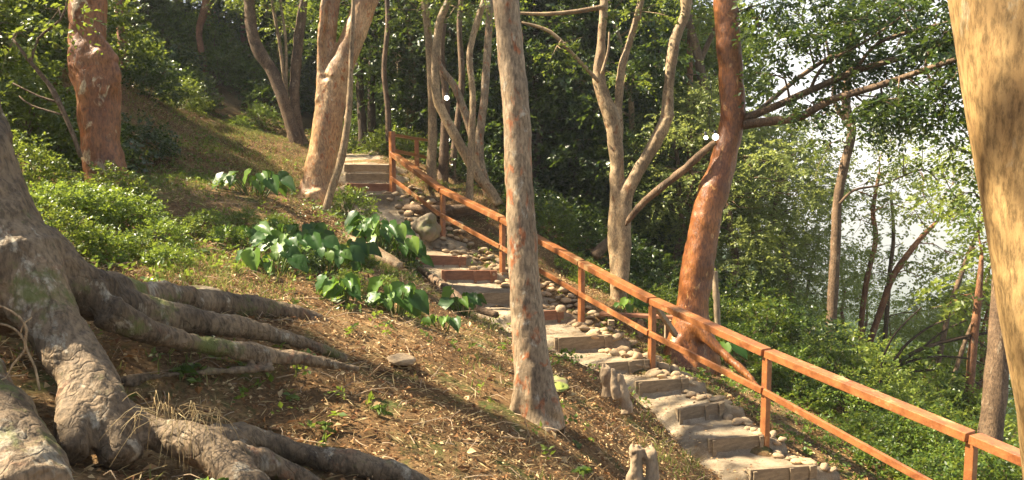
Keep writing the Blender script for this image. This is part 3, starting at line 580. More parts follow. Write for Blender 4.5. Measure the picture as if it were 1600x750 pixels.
# 8 slender cluster beside the top of the rail: separate stems
def stem(label, pts, d, mat='bark_pale', cl=(), name='slender_tree', group=None, leaf_m='leaf', **k):
    return tree(name, label, 'tree', [px_path(pts, d)], mat, leaf_m, cl, seg=9, wob=0.08, group=group, **k)
stem('straight pale stem right beside the end of the upper rail', [(674, 285, 10), (674, 262, 8), (676, 192, 7), (673, 107, 6.5), (668, 43, 6), (663, 0, 6), (655, -70, 5)], 16.6, cl=[(P(650, 20, 16.5), .5, 36), (P(690, -10, 16.5), .5, 36)])
stem('wavy stem leaning far over beside the straight pale stems', [(778, 320, 9), (768, 300, 8), (745, 272, 8), (724, 235, 8), (690, 172, 7.5), (681, 141, 7), (681, 85, 6.5), (687, 34, 6), (702, -5, 5.5), (710, -70, 5)], 16.2, cl=[(P(715, 15, 16), .45, 30)])
stem('thin upright stem in front of the leaning stems', [(734, 325, 7), (734, 300, 6), (737, 214, 5.5), (739, 150, 5.2), (734, 85, 5), (748, 26, 5), (758, -5, 5), (765, -70, 4)], 15.6, cl=[(P(770, 0, 15.6), .5, 30)])
stem('straight greyish stem nearest behind the central trunk', [(768, 325, 11), (762, 300, 8), (749, 235, 7), (757, 150, 6.5), (764, 43, 6), (766, -10, 6), (770, -80, 5)], 16.4, 'bark_grey', cl=[(P(790, 20, 16.8), .5, 30)])
stem('slanting grey stem crossing behind the wavy stem', [(756, 290, 8), (745, 239, 7), (732, 192, 6.5), (711, 137, 6), (690, 107, 5), (672, 70, 4)], 17.2, 'bark_grey')
stem('short thick stem under the small lit lamp', [(692, 285, 9), (693, 256, 8), (696, 192, 7), (697, 150, 6), (690, 80, 5), (700, -10, 4)], 17.6, 'bark_brown')
stem('dark slim stem between the pale stems', [(708, 290, 7), (707, 262, 6), (715, 190, 5), (722, 120, 5), (718, 40, 4.5), (725, -60, 4)], 18.2, 'bark_brown')
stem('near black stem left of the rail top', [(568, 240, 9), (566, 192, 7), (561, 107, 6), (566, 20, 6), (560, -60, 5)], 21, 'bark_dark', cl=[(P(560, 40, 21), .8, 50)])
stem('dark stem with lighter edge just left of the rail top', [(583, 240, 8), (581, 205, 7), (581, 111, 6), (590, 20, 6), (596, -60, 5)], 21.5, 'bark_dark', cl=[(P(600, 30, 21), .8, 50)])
stem('thin brown stem rising behind the corner post', [(607, 235, 5), (606, 170, 4.5), (600, 110, 4), (606, 30, 4), (600, -60, 3)], 19.5, 'bark_brown')
# 9 left pair on the hillside
tree('leaning_tree', 'brown trunk leaning left on the sunny hillside', 'tree', [px_path([(466, 232, 11), (458, 205, 10), (442, 155, 9.5), (424, 110, 9.5), (402, 75, 10), (393, 40, 9), (388, -10, 8), (380, -80, 7)], 19)], 'bark_brown', 'leaf', [(P(400, 0, 19), .7, 50), (P(370, -20, 19), .7, 50), (P(430, 20, 20), .6, 40)], seg=12)
tree('brown_tree', 'upright brown trunk close to the pale orange tree', 'tree', [px_path([(474, 228, 10), (466, 205, 9), (460, 150, 8), (464, 90, 8), (468, 50, 8), (476, -10, 6), (484, -80, 5)], 19.3)], 'bark_brown', 'leaf', [(P(470, 10, 19.4), .6, 50), (P(440, 50, 20), .5, 30)], seg=12)
for lab, pts in (('pale thin stem between the leaning and the upright brown trunks', [(456, 222, 3.5), (446, 140, 3), (437, 70, 2.6), (425, 0, 2.4), (420, -60, 2)]),
                 ('thinnest pale stem beside the upright brown trunk', [(452, 220, 3), (448, 140, 2.4), (446, 60, 2.2), (438, 0, 2), (436, -60, 2)])):
    stem(lab, pts, 19.2, 'bark_pale')
stem('narrow pinkish trunk high on the hillside', [(316, 118, 7), (318, 100, 6), (311, 50, 5), (321, 10, 6), (330, -60, 5)], 25, 'bark_rust', cl=[(P(330, 10, 25), 1.0, 70), (P(290, -10, 25), 1.0, 60)])
stem('reddish trunk seen just right of the knobbly tree', [(196, 130, 8), (190, 50, 7), (185, 0, 7), (188, -60, 6)], 19, 'bark_rust', cl=[(P(215, 20, 19), .8, 60)])
tree('bare_shrub', 'crooked bare brown stem at upper left beside the knobbly tree', 'shrub', [px_path([(126, 245, 3.5), (112, 205, 3.6), (92, 160, 4.2), (75, 130, 4), (46, 95, 3), (20, 60, 2)], 8.8)], 'bark_brown', 'leaf',
     [(P(40, 60, 9), .3, 16), (P(90, 20, 9), .35, 20)], seg=8, thin=[px_path([(48, 98, 2.8), (60, 60, 2.4), (95, 30, 2), (108, -10, 1.5)], 8.8), px_path([(92, 160, 2), (60, 150, 1.6), (20, 130, 1.2)], 8.8), px_path([(100, 180, 1.6), (50, 165, 1.3), (30, 150, 1)], 8.7)])
# 10 trunks behind, centre right
stem('slim rusty trunk between the twin stemmed and red trees', [(1077, 480, 6), (1077, 375, 5.2), (1078, 200, 5), (1078, 75, 4.6), (1080, -60, 4)], 20, 'bark_rust', cl=[(P(1060, 60, 20), .9, 70)])
tree('brown_tree', 'brown forked trunk close behind the curved red tree', 'tree', [px_path([(1108, 470, 9), (1106, 330, 8), (1105, 250, 8), (1102, 160, 7.5), (1090, 85, 7), (1076, 30, 6), (1070, -60, 5)], 19)], 'bark_brown', 'leaf', [(P(1090, 30, 19), .8, 60), (P(1120, 60, 19), .7, 50)],
     seg=10, thin=[px_path([(1092, 100, 4.5), (1110, 60, 4), (1130, 20, 3.5), (1150, -30, 3)], 19), px_path([(1098, 117, 1.6), (1070, 116, 1.2)], 18.8)])
# 11 slender dark tree and the thin trees on the right
tree('dark_slender_tree', 'slender dark trunk right of the green slope with thin side branch', 'tree', [px_path([(1294, 575, 12), (1297, 540, 9), (1302, 450, 8), (1306, 370, 7.5), (1309, 312, 7), (1320, 255, 7), (1331, 205, 7), (1322, 165, 7), (1325, 120, 6), (1330, 50, 5), (1325, -50, 4)], 15.5)], 'bark_brown', 'leaf',
     [(P(1350, 200, 15.5), .45, 30), (P(1400, 210, 15.2), .5, 36), (P(1270, 190, 15.8), .4, 26), (P(1345, 170, 15.5), .5, 30), (P(1290, 230, 15.8), .35, 20), (P(1420, 260, 15), .35, 22), (P(1440, 185, 15), .5, 36), (P(1300, 30, 15.5), .7, 60), (P(1230, 10, 15), .7, 60), (P(1370, 10, 15.5), .7, 60), (P(1450, 130, 15), .45, 30), (P(1210, 60, 15), .6, 50)], seg=12,
     thin=[px_path([(1312, 318, 2.5), (1335, 297, 2), (1380, 288, 1.6), (1440, 265, 1.3), (1465, 282, 1)], 15.3), px_path([(1328, 200, 4), (1305, 160, 4), (1302, 120, 3), (1290, 60, 2)], 15.6)], droop=0.6, K=11)
thin_r = [('dark thin trunk left in the sunlit clump beyond the rail', [(1338, 600, 5), (1342, 546, 4.5), (1352, 450, 4.2), (1368, 375, 4), (1364, 330, 3.4), (1374, 270, 2.5)], 21, 'bark_rust', [(1345, 290), (1390, 330), (1372, 240), (1335, 345), (1290, 300), (1400, 210)]),
          ('reddish trunk leaning right in the sunlit clump beyond the rail', [(1350, 600, 6), (1356, 546, 5.5), (1380, 474, 5), (1396, 430, 5), (1432, 380, 4), (1466, 344, 2.5)], 20, 'bark_rust', [(1470, 320), (1445, 440), (1475, 430), (1420, 320), (1430, 260), (1490, 270), (1500, 400)]),
          ('grey upright trunk between the two reddish thin trunks', [(1376, 600, 4), (1382, 538, 3.6), (1390, 430, 3.4), (1396, 370, 2.8), (1392, 300, 2)], 22, 'bark_brown', [(1400, 300), (1410, 380), (1380, 410), (1440, 490), (1350, 430)]),
          ('thin trunk forking at the top before the hazy valley', [(1446, 660, 5), (1458, 600, 4.6), (1470, 546, 4.2), (1486, 474, 4), (1512, 402, 3.6), (1528, 362, 2.4)], 18, 'bark_brown', [(1530, 330), (1490, 310), (1520, 250), (1470, 240)]),
          ('orange lit trunk just left of the thick right edge trunks', [(1504, 720, 8), (1512, 640, 7), (1520, 546, 6.4), (1530, 450, 5), (1534, 400, 3)], 14, 'bark_rust', [(1540, 380), (1500, 460), (1530, 330)]),
          ('thin crooked trunk leaning behind the orange lit trunk', [(1472, 680, 4), (1488, 600, 3.6), (1506, 540, 3.4), (1530, 480, 3), (1545, 430, 2)], 16, 'bark_brown', [(1550, 420)]),
          ('pale grey trunk deep in the greenery at the right', [(1540, 700, 6), (1541, 620, 5.5), (1543, 560, 5), (1548, 470, 4)], 24, 'bark_pale', [(1545, 450), (1560, 500)])]
for lab, pts, d, mt, cs in thin_r:
    stem(lab, pts, d, mt, cl=[(P(u, v, d + rng.uniform(-.6, .6)), .045 * d, 44) for u, v in cs], name='thin_tree', leaf_m='leaf_yellow' if d < 19 else 'leaf_grey', leaf=0.10, droop=0.5)
stem('thick brown trunk partly hidden behind the tan tree', [(1535, 800, 20), (1545, 700, 18), (1556, 600, 17), (1564, 480, 15), (1572, 330, 14), (1580, 150, 13), (1590, -50, 12)], 10.5, 'bark_brown', name='thick_tree', cl=[(P(1490, 205, 10.3), .4, 40), (P(1510, 250, 10.3), .4, 40), (P(1500, 300, 10.4), .3, 26), (P(1530, 160, 10.3), .35, 30)])
# fallen dead branches
fb = MB(); b0 = P(1372, 612, 14)
for pts in ([(1372, 610, 5), (1400, 572, 4), (1440, 545, 3.4), (1500, 528, 3), (1545, 520, 2)], [(1385, 590, 3), (1410, 545, 2.5), (1450, 512, 1.6), (1480, 500, 1)], [(1400, 572, 2.5), (1450, 558, 2), (1510, 560, 1.5), (1550, 575, 1)],
            [(1380, 600, 2.4), (1430, 580, 2), (1490, 582, 1.4), (1530, 600, 1)], [(1440, 545, 2), (1470, 520, 1.6), (1510, 500, 1.2)], [(1375, 605, 2.4), (1380, 560, 2), (1400, 520, 1.4), (1440, 480, 1)], [(1500, 528, 1.6), (1530, 535, 1.3), (1555, 555, 1)]):
    tube(fb, px_path(pts, 14), 6, 0.15)
o = fb.build('fallen_branch', M['bark_dark'], off=b0); o.location = b0; tag(o, 'dead fallen branch with bare curved twigs beyond the rail', 'branch')

# ------------------------------------------------------------------ forest behind (copies of a few kinds)
def forest_kind(name, h, rad, ncl, nspray, leafm, barkm, seed, leaf=0.13, lo=0.25, K=9):
    rs = np.random.default_rng(seed); root = thing(name, 'x', 'tree'); tb = MB(); pts = [[0, 0, -1.2, 0.16]]; x = y = 0
    for i in range(1, 7):
        x += rs.normal(0, 0.16); y += rs.normal(0, 0.16); pts.append([x, y, h * 0.9 * i / 6 - 0.2, 0.14 * (1 - i / 8)])
    tube(tb, pts, 8, 0.3, 0.08); tb.build('trunk', M[barkm], root); S = catmull(pts, 0.4); lb = MB(); cb = MB()
    for k in range(ncl):
        f = rs.uniform(lo, 1.0); a_ = rs.uniform(0, 6.28); rr = rad * math.sqrt(rs.uniform(0.05, 1)) * (0.55 + 0.45 * math.sin(math.pi * min(1, f)))
        c = np.array([rr * math.cos(a_), rr * math.sin(a_), h * f]); cr_ = rs.uniform(0.45, 0.85)
        clump(cb, c, cr_, nspray, K, leaf, 0.5, rs=rs)
        if k % 2 == 0: limb_to(lb, S, c, 0.025)
    lb.build('limbs', M[barkm], root); cb.build('crown', M[leafm], root); return root
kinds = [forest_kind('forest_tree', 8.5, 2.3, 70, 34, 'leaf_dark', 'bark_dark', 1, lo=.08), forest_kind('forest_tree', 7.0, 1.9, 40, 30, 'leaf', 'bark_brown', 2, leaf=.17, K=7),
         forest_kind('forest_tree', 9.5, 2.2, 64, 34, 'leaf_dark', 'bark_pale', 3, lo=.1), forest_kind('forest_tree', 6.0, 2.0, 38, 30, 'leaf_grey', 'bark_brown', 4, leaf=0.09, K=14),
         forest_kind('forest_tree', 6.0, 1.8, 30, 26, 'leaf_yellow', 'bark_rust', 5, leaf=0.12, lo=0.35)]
used = [False] * 5
def plant_tree(k, x, y, s=1.0, label='', group=''):
    o = kinds[k] if not used[k] else copy_tree(kinds[k]); used[k] = True
    o.location = (x, y, H1(x, y)); o.rotation_euler = (0, 0, rng.uniform(0, 6.28)); o.scale = (s, s, s * rng.uniform(0.95, 1.1)); tag(o, label, 'tree', group); return o
def at(u, d):
    return (u - 800) / F_PX * d, d
LBL = {'dark': ('dark leafy tree in the dense forest behind the handrail and steps', 'dark forest trees behind the handrail'),
       'left': ('leafy tree in the shade at the back of the left hillside', 'trees at the back of the left hillside'),
       'right': ('green leafy tree on the slope beyond the curved red tree', 'trees on the slope beyond the red tree'),
       'sun': ('sunlit yellow green tree low on the slope at the far right', 'sunlit trees low on the right slope')}
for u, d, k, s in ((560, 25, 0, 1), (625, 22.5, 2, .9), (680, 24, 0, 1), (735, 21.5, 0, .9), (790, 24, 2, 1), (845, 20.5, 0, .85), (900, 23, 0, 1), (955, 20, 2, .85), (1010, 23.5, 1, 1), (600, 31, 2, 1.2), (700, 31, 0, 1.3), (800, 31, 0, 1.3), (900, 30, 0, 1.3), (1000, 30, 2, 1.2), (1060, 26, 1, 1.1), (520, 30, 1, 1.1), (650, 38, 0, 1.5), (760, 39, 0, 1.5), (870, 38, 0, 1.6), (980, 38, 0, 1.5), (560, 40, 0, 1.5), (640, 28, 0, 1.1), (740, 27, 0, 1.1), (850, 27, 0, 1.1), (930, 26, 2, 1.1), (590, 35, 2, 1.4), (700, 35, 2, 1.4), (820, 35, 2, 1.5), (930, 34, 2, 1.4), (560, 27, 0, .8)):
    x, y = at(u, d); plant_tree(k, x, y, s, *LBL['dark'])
for u, d, k, s in ((25, 13, 1, .5), (85, 14, 1, .5), (0, 11, 1, .42), (115, 16, 3, .5), (10, 23, 1, 1), (180, 27, 1, 1), (250, 29, 1, 1.0), (330, 31, 4, 1.2), (400, 30, 4, 1.1), (470, 29, 1, 1), (300, 38, 4, 1.5), (400, 38, 1, 1.3), (180, 36, 1, 1.3), (60, 32, 0, 1.2), (500, 36, 0, 1.3), (230, 34, 1, 1), (350, 36, 1, 1), (420, 35, 1, 1), (470, 36, 0, 1.1), (90, 27, 1, 1)):
    x, y = at(u, d); plant_tree(k, x, y, s, *LBL['left'])
for u, d, k, s in ((1060, 19, 3, .8), (1110, 23, 1, 1), (1150, 18, 3, .85), (1195, 21, 3, .95), (1232, 19, 3, .75), (1170, 28, 3, 1.1), (1100, 33, 1, 1.3), (1262, 24, 3, .6)):
    x, y = at(u, d); plant_tree(k, x, y, s, *LBL['right'])
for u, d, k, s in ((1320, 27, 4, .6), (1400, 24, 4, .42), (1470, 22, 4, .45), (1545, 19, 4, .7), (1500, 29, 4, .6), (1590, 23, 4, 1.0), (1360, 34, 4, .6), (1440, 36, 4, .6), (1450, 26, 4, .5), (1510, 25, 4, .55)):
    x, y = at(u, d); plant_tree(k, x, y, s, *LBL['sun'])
# added trees out of view, crown clumps placed sunward to shade chosen patches
SD = np.array(SUN_DIR[:]); shade = []
TG = [(350, 560, 5.1, .5), (450, 590, 5.4, .5), (250, 560, 4.8, .5), (350, 500, 5.3, .4), (450, 505, 5.6, .4), (190, 470, 4.5, .4), (0, 640, 3.3, .4), (40, 250, 4.1, .5), (-20, 380, 4.0, .4), (60, 560, 3.8, .3),
      (820, 720, 5.4, .4), (560, 725, 4.5, .3), (620, 520, 7.5, .4), (300, 235, 15, .7), (390, 262, 14.5, .6), (250, 250, 13, .7), (240, 205, 16, .7),
      (165, 225, 9.5, .5), (150, 160, 9.5, .4), (580, 290, 16.5, .7), (560, 310, 15.5, .5), (700, 400, 14, .5), (880, 485, 12.5, .4), (1040, 605, 10.3, .3), (1150, 620, 10.2, .3), (700, 200, 16.5, .8), (690, 100, 16.5, .9), (760, 200, 16.5, .7),
      (962, 300, 14, .5), (805, 90, 6.3, .35), (828, 470, 6.3, .3), (1130, 150, 12.2, .5), (1120, 60, 12.2, .6), (1110, 400, 12.2, .3), (1090, 440, 12.2, .3), (500, 560, 6, .4), (600, 660, 5.2, .3), (880, 660, 6.6, .4), (950, 700, 7, .4), (1070, 660, 9.0, .3), (930, 560, 10.5, .25), (250, 640, 4.1, .3), (400, 700, 3.9, .3)]
for u, v, d, rr in TG:
    p = P(u, v, d); hz_ = rng.uniform(7.5, 9.5) + max(0, p[2]); c = p + SD * ((hz_ - p[2]) / SD[2])
    for k in range(max(1, int(6 * rr))): shade.append((c + rng.normal(0, rr * .5, 3) * [1, 1, .5], .30, 18))
for k in range(90):
    u = rng.uniform(-100, 1300); d = rng.uniform(3.5, 18); x = (u - 800) / F_PX * d; p = np.array([x, d, H1(x, d)]); c = p + SD * ((9 - p[2]) / SD[2]); shade.append((c, rng.uniform(.22, .4), 16))
OT = [(-5.5, 1.0), (-7.0, 6.5), (-9.5, 10.5), (-12.5, 15.5), (-11.5, 4.5)]
OL = ['added unseen shade tree just left of the buttressed tree', 'added shade tree on the left hillside outside the view', 'added unseen shade tree further up the left hillside', 'added unseen shade tree at the left end of the upper hillside', 'added unseen shade tree highest up the left hillside']
for i, (x, y) in enumerate(OT):
    z = H1(x, y); mine = [c for c in shade if min(range(5), key=lambda j: (c[0][0] - OT[j][0]) ** 2 + (c[0][1] - OT[j][1]) ** 2) == i]
    tree('added_shade_tree', OL[i] + ' with wide leafy crown', 'tree', [np.array([[x, y, z - .3, .24], [x + .1, y, z + 2, .2], [x - .1, y + .2, z + 4.5, .16], [x + .2, y, max(z + 7, 9.5), .08]])], 'bark_brown', 'leaf', mine, leaf=.10, spray=.42)
# ------------------------------------------------------------------ timber steps
ORD = ['lowest', 'second', 'third', 'fourth', 'fifth', 'sixth', 'seventh', 'eighth', 'ninth', 'tenth']
def make_step(st, label, n_st, name='timber_step'):
    L, Rr = P(*st[0]), P(*st[1]); c = (L + Rr) / 2; e = (Rr - L); ln = np.linalg.norm(e); e = e / ln; n = np.array([e[1], -e[0], 0]); n /= np.linalg.norm(n); h = st[2]; upv = np.array([0, 0, 1.0])
    root = thing(name, label, 'step', c - [0, 0, h], 0, 'timber steps set into the path'); m = MB()
    tilt = rng.uniform(-0.008, 0.008)
    m.box([0, 0, h / 2 - 0.03], e * ln / 2 + upv * tilt, n * 0.03, upv * (h / 2 + 0.045)); o = m.build('board', M[st[3]], root, False)
    bv = o.modifiers.new('b', 'BEVEL'); bv.width = 0.006; bv.segments = 2
    for k, f in enumerate(([-0.42, 0.38] if n_st == 2 else [-0.44, 0.1, 0.40])):
        s = MB(); s.box(e * ln * f + n * 0.042 + upv * (h / 2 - 0.05 + 0.004 * k), e * 0.024, n * 0.0115, upv * (h / 2 + 0.055)); o = s.build('stake', M[st[3]], root, False)
        bv = o.modifiers.new('b', 'BEVEL'); bv.width = 0.004; bv.segments = 2
for i, st in enumerate(STEPS):
    make_step(st, f'{ORD[i]} timber step of the path counted from the bottom', 3 if i % 2 == 0 else 2)
for i, st in enumerate(UPPER):
    make_step(st, f'{["lowest", "second", "third", "topmost"][i]} wide step of the upper flight beside the corner post', 2)

# ------------------------------------------------------------------ handrail
root = thing('handrail', 'red brown stained timber handrail along the stepped path', 'handrail', RAILP[1])
RB = RAILP[1]
tops = [P(u, tv, d) for (u, v, d, tv) in POSTS]
for i in range(len(tops)): tops[i] = np.array([RAILP[i][0], RAILP[i][1], tops[i][2]])
main_tops = [t_.copy() for t_ in tops]
main_tops[6] = P(614, 240, 16.4); main_tops[6][:2] = RAILP[6][:2]
def boxrail(mb, a_, b_, w, h):
    a_, b_ = np.asarray(a_), np.asarray(b_); e = (b_ - a_); s = np.cross(e, [0, 0, 1]); s = s / np.linalg.norm(s); n = np.cross(s, e); n /= np.linalg.norm(n); mb.box((a_ + b_) / 2, e / 2, s * w / 2, n * h / 2)
def bevel(o, w=0.006):
    b_ = o.modifiers.new('b', 'BEVEL'); b_.width = w; b_.segments = 2; return o
for i, (bp, tp) in enumerate(zip(RAILP, tops)):
    m = MB(); e = RAILP[min(i + 1, 6)] - RAILP[max(i - 1, 0)]; e[2] = 0; e /= np.linalg.norm(e); s = np.array([e[1], -e[0], 0])
    z0 = bp[2] - 0.35; z1 = tp[2] - (0.043 if i < 6 else 0); w = 0.04 if i < 6 else 0.05
    m.box([bp[0], bp[1], (z0 + z1) / 2], e * w, s * w, [0, 0, (z1 - z0) / 2]); bevel(m.build('post', M['rail'], root, False, off=RB))
ext = P(1700, 760, 6.35)
chain = [ext] + main_tops
for i in range(len(chain) - 1):
    m = MB(); a_, b_ = chain[i], chain[i + 1]; ov = (b_ - a_) / np.linalg.norm(b_ - a_) * 0.02
    boxrail(m, a_ + ov * (1 if i else 0), b_ - ov, 0.16, 0.085); bevel(m.build('top_rail', M['rail'], root, False, off=RB))
LOW = [P(1512, 782, 7.3), P(1195, 608, 9.3), P(1018, 519, 11.0), P(908, 457, 12.6), P(785, 385, 13.9), P(692, 335, 15.2), P(614, 277, 16.4)]
LOW = [np.array([RAILP[i][0], RAILP[i][1], p[2]]) for i, p in enumerate(LOW)]
LOW = [LOW[0] + (LOW[0] - LOW[1]) * 0.9] + LOW
for i in range(len(LOW) - 1):
    m = MB(); a_, b_ = LOW[i], LOW[i + 1]; e = (b_ - a_) / np.linalg.norm(b_ - a_); s = np.cross(e, [0, 0, 1]); s /= np.linalg.norm(s)
    if s[1] > 0: s = -s
    boxrail(m, a_ + e * 0.01 + s * 0.058, b_ - e * 0.01 + s * 0.052, 0.04, 0.075); bevel(m.build('lower_rail', M['rail'], root, False, off=RB))
# the short upper section behind the corner post
ua, ub = np.array([RAILP[6][0], RAILP[6][1], P(614, 211, 16.4)[2]]), P(672, 220, 18.6)
m = MB(); e = (ub - ua) / np.linalg.norm(ub - ua); boxrail(m, ua + e * 0.06, ub, 0.11, 0.05); bevel(m.build('top_rail', M['rail'], root, False, off=RB))
la, lb_ = np.array([RAILP[6][0], RAILP[6][1], P(614, 235, 16.4)[2]]), P(672, 247, 18.6)
m = MB(); boxrail(m, la + e * 0.06, lb_, 0.045, 0.07); bevel(m.build('lower_rail', M['rail'], root, False, off=RB))
for f in (0.62, 1.0):
    p = ua * (1 - f) + ub * f; z0 = H1(p[0], p[1]) - 0.3
    m = MB(); m.box([p[0], p[1], (z0 + p[2] - 0.03) / 2], [0.045, 0, 0], [0, 0.045, 0], [0, 0, (p[2] - 0.03 - z0) / 2]); bevel(m.build('post', M['rail'], root, False, off=RB))
m = MB(); boxrail(m, P(1022, 474, 11.05), P(1056, 524, 11.7), 0.06, 0.075); bevel(m.build('brace', M['deadwood'], root, False, off=RB))
# low board on stumps behind the rail
c = P(995, 492, 12.6); root = thing('low_board', 'low reddish board resting on short stakes behind the handrail', 'board', c); m = MB()
boxrail(m, P(938, 490, 12.8), P(1054, 496, 12.4), 0.14, 0.05); bevel(m.build('plank', M['step_red'], root, False, off=c))
for u in (955, 1000, 1044):
    p = P(u, 497, 12.65); z0 = H1(p[0], p[1]) - 0.2; m = MB(); m.box([p[0], p[1], (z0 + p[2]) / 2 - 0.03], [0.05, 0, 0], [0, 0.045, 0], [0, 0, max(0.05, (p[2] - z0) / 2)]); bevel(m.build('stake', M['deadwood'], root, False, off=c))

# ------------------------------------------------------------------ stones along the path
ico_v, ico_f = None, None
import bmesh
def rock_mesh(name, mat, seed, sub=2, amp=0.25, sq=(1, 1, 1)):
    bm = bmesh.new(); bmesh.ops.create_icosphere(bm, subdivisions=sub, radius=1); V = np.array([v.co[:] for v in bm.verts]); Fc = np.array([[v.index for v in f.verts] for f in bm.faces]); bm.free()
    V = V * (1 + amp * fbm(V + seed * 7.7, 0.9, 3) + 0.3 * amp * fbm(V + seed, 3.5, 3))[:, None] * sq; return mesh(name, V, [Fc], mat)
cob = [rock_mesh('cobble_stone', M['cobble'], i, 2, 0.42) for i in range(6)]
RC = catmull(np.hstack([np.array(RAILP), np.ones((7, 1))]), 0.1)[:, :3]
placed = []; tries = 0
first_px = proj(RC)
while len(placed) < 290 and tries < 9000:
    tries += 1; i = rng.integers(1, len(RC) - 1); p = RC[i]; e = RC[i + 1] - RC[i - 1]; e[2] = 0; e /= np.linalg.norm(e); s = np.array([e[1], -e[0], 0])
    if s[0] > 0: s = -s
    dd_ = p[1]
    off = rng.uniform(-0.48, 0.24) if dd_ > 10.4 else rng.uniform(-.3, .06); q_ = p + s * off + e * rng.uniform(-.06, .06); big_ = rng.uniform(0.048, 0.095) * (1 if dd_ > 10.4 else .8)
    if proj(q_)[0][0] > 1345: continue
    if any((q_[0] - a_[0]) ** 2 + (q_[1] - a_[1]) ** 2 < (0.80 * (big_ + a_[2])) ** 2 for a_ in placed): continue
    placed.append((q_[0], q_[1], big_, off, math.atan2(e[1], e[0])))
hz = H([a_[0] for a_ in placed], [a_[1] for a_ in placed])
PVf = PV.reshape(-1, 3)
for i, a_ in enumerate(placed):
    d2 = (PVf[:, 0] - a_[0]) ** 2 + (PVf[:, 1] - a_[1]) ** 2; k = int(d2.argmin())
    if d2[k] < 0.01: hz[i] = max(hz[i], PVf[k, 2])
for (x, y, s, off, ang), z in zip(placed, hz):
    o = obj('cobble_stone', cob[rng.integers(0, 6)]); o.location = (x, y, z + s * 0.30 + 0.005)
    o.scale = (s * rng.uniform(1.0, 1.45), s * rng.uniform(0.75, 1.0), s * rng.uniform(0.4, 0.65)); o.rotation_euler = (rng.uniform(-.35, .35), rng.uniform(-.35, .35), ang + 1.57 + rng.uniform(-.5, .5))
    tag(o, 'rounded tan stone bedded along the edge of the stepped path', 'stone', 'stones edging the path')
def rock(name, label, u, v, d, size, mat, seed, rz=0, cat='rock', amp=0.25):
    p = P(u, v, d); me = rock_mesh(name, M[mat], seed, 4, amp); me.transform(__import__('mathutils').Matrix.Diagonal((*size, 1))); o = obj(name, me); o.location = p; o.rotation_euler = (0, 0, rz); tag(o, label, cat); return o
rock('boulder', 'squat sunlit boulder between the path and the handrail post', 668, 352, 14.9, (0.22, 0.16, 0.22), 'boulder', 3, amp=.5)
rock('boulder', 'dark low boulder just right of the sunlit boulder', 715, 328, 15.9, (0.5, 0.25, 0.12), 'bark_brown', 5)
rock('rock', 'yellow green mossy rock behind the foot of the central trunk', 868, 601, 7.6, (0.10, 0.2, 0.03), 'moss_rock', 8, amp=.5)
rock('rock', 'flat mossy stone on the grass behind the buttress root', 300, 458, 6.5, (0.22, 0.18, 0.06), 'moss_rock', 9)
rock('rock', 'angular brown stone beside the flat mossy stone', 325, 462, 6.4, (0.09, 0.09, 0.06), 'boulder', 10)
rock('rock', 'pale broken stone lying at the end of the buttress root', 628, 563, 6.25, (0.12, 0.10, 0.04), 'cobble', 11)
rock('rock', 'small round pale stone in the leaf litter', 685, 520 + 125, 5.7, (0.035, 0.035, 0.03), 'boulder', 12)
# logs
def log(name, label, pts, d, mat, seg=14, cat='log'):
    pp = px_path(pts, d); m = MB(); tube(m, pp, seg, 0.06, 0.16); o = m.build(name, M[mat], off=pp[0][:3]); o.location = pp[0][:3]; tag(o, label, cat); return o
log('fallen_log', 'weathered tan log lying below the pale orange tree', [(470, 345, 8, 11.8), (505, 362, 13, 11.5), (550, 385, 15, 11.2), (590, 400, 14, 11.0), (625, 418, 8, 10.8)], 11.5, 'bark_pale')
log('fallen_log', 'brown log lying behind the sunlit boulder', [(632, 326, 7, 15.9), (680, 330, 9, 15.8), (735, 334, 6, 15.9)], 15.9, 'bark_brown')
log('exposed_root', 'curved woody root along the left edge of the stepped path', [(655, 420, 4, 12.3), (690, 445, 7, 11.6), (730, 475, 7, 10.8), (775, 492, 5, 10.2)], 11, 'bark_brown', cat='root')
log('dead_branch', 'dead branch slanting down from the lamps on the red tree', [(1117, 222, 4.5, 12.0), (1085, 250, 6, 12.1), (1050, 280, 6, 12.3), (1010, 312, 5.5, 12.6), (985, 340, 4.5, 12.8), (978, 352, 2, 12.9)], 12, 'bark_brown', cat='branch')
log('dead_branch', 'grey dead pole leaning among shrubs right of the red tree', [(1122, 520, 5, 13.5), (1119, 460, 5, 13.5), (1117, 424, 4.5, 13.5)], 13.5, 'deadwood', cat='branch')
log('dead_branch', 'short broken log leaning behind the rail left of the twin stemmed tree', [(928, 400, 8, 15.5), (950, 378, 8, 15.6), (965, 365, 6, 15.7)], 15, 'bark_brown', cat='branch')
# broken stumps
def stump(label, items, d, mat='deadwood'):
    pp = [px_path(it, d) for it in items]; m = MB()
    for k, t_ in enumerate(pp):
        tube(m, t_, 12, 0.03, 0.38, seed=k * 5.1); top = t_[-1]
        for j in range(5):
            a_ = j * 1.26 + k; q0 = top[:3] + np.array([math.cos(a_), math.sin(a_), 0]) * top[3] * .55; hh = top[3] * rng.uniform(.3, 1.1)
            tube(m, [[*(q0 - [0, 0, .05]), top[3] * .5], [*(q0 + [0, 0, hh * .5]), top[3] * .28], [*(q0 + [0, 0, hh]), top[3] * .06]], 6, .02, .3, seed=j)
    V_, f_ = fuse(m, 0.009, barkdisp(0.004, 30), 1); mm_ = mesh('stump', V_ - pp[0][0][:3], f_, M[mat]); o = obj('stump', mm_); o.location = pp[0][0][:3]; tag(o, label, 'stump'); return
    o = m.build('stump', M[mat], off=pp[0][0][:3]); o.location = pp[0][0][:3]; tag(o, label, 'stump')
stump('split broken stump at the lower edge beside the path', [[(992, 790, 15), (992, 745, 13), (993, 700, 12)], [(1018, 790, 14), (1018, 745, 12), (1016, 703, 9)]], 5.95)
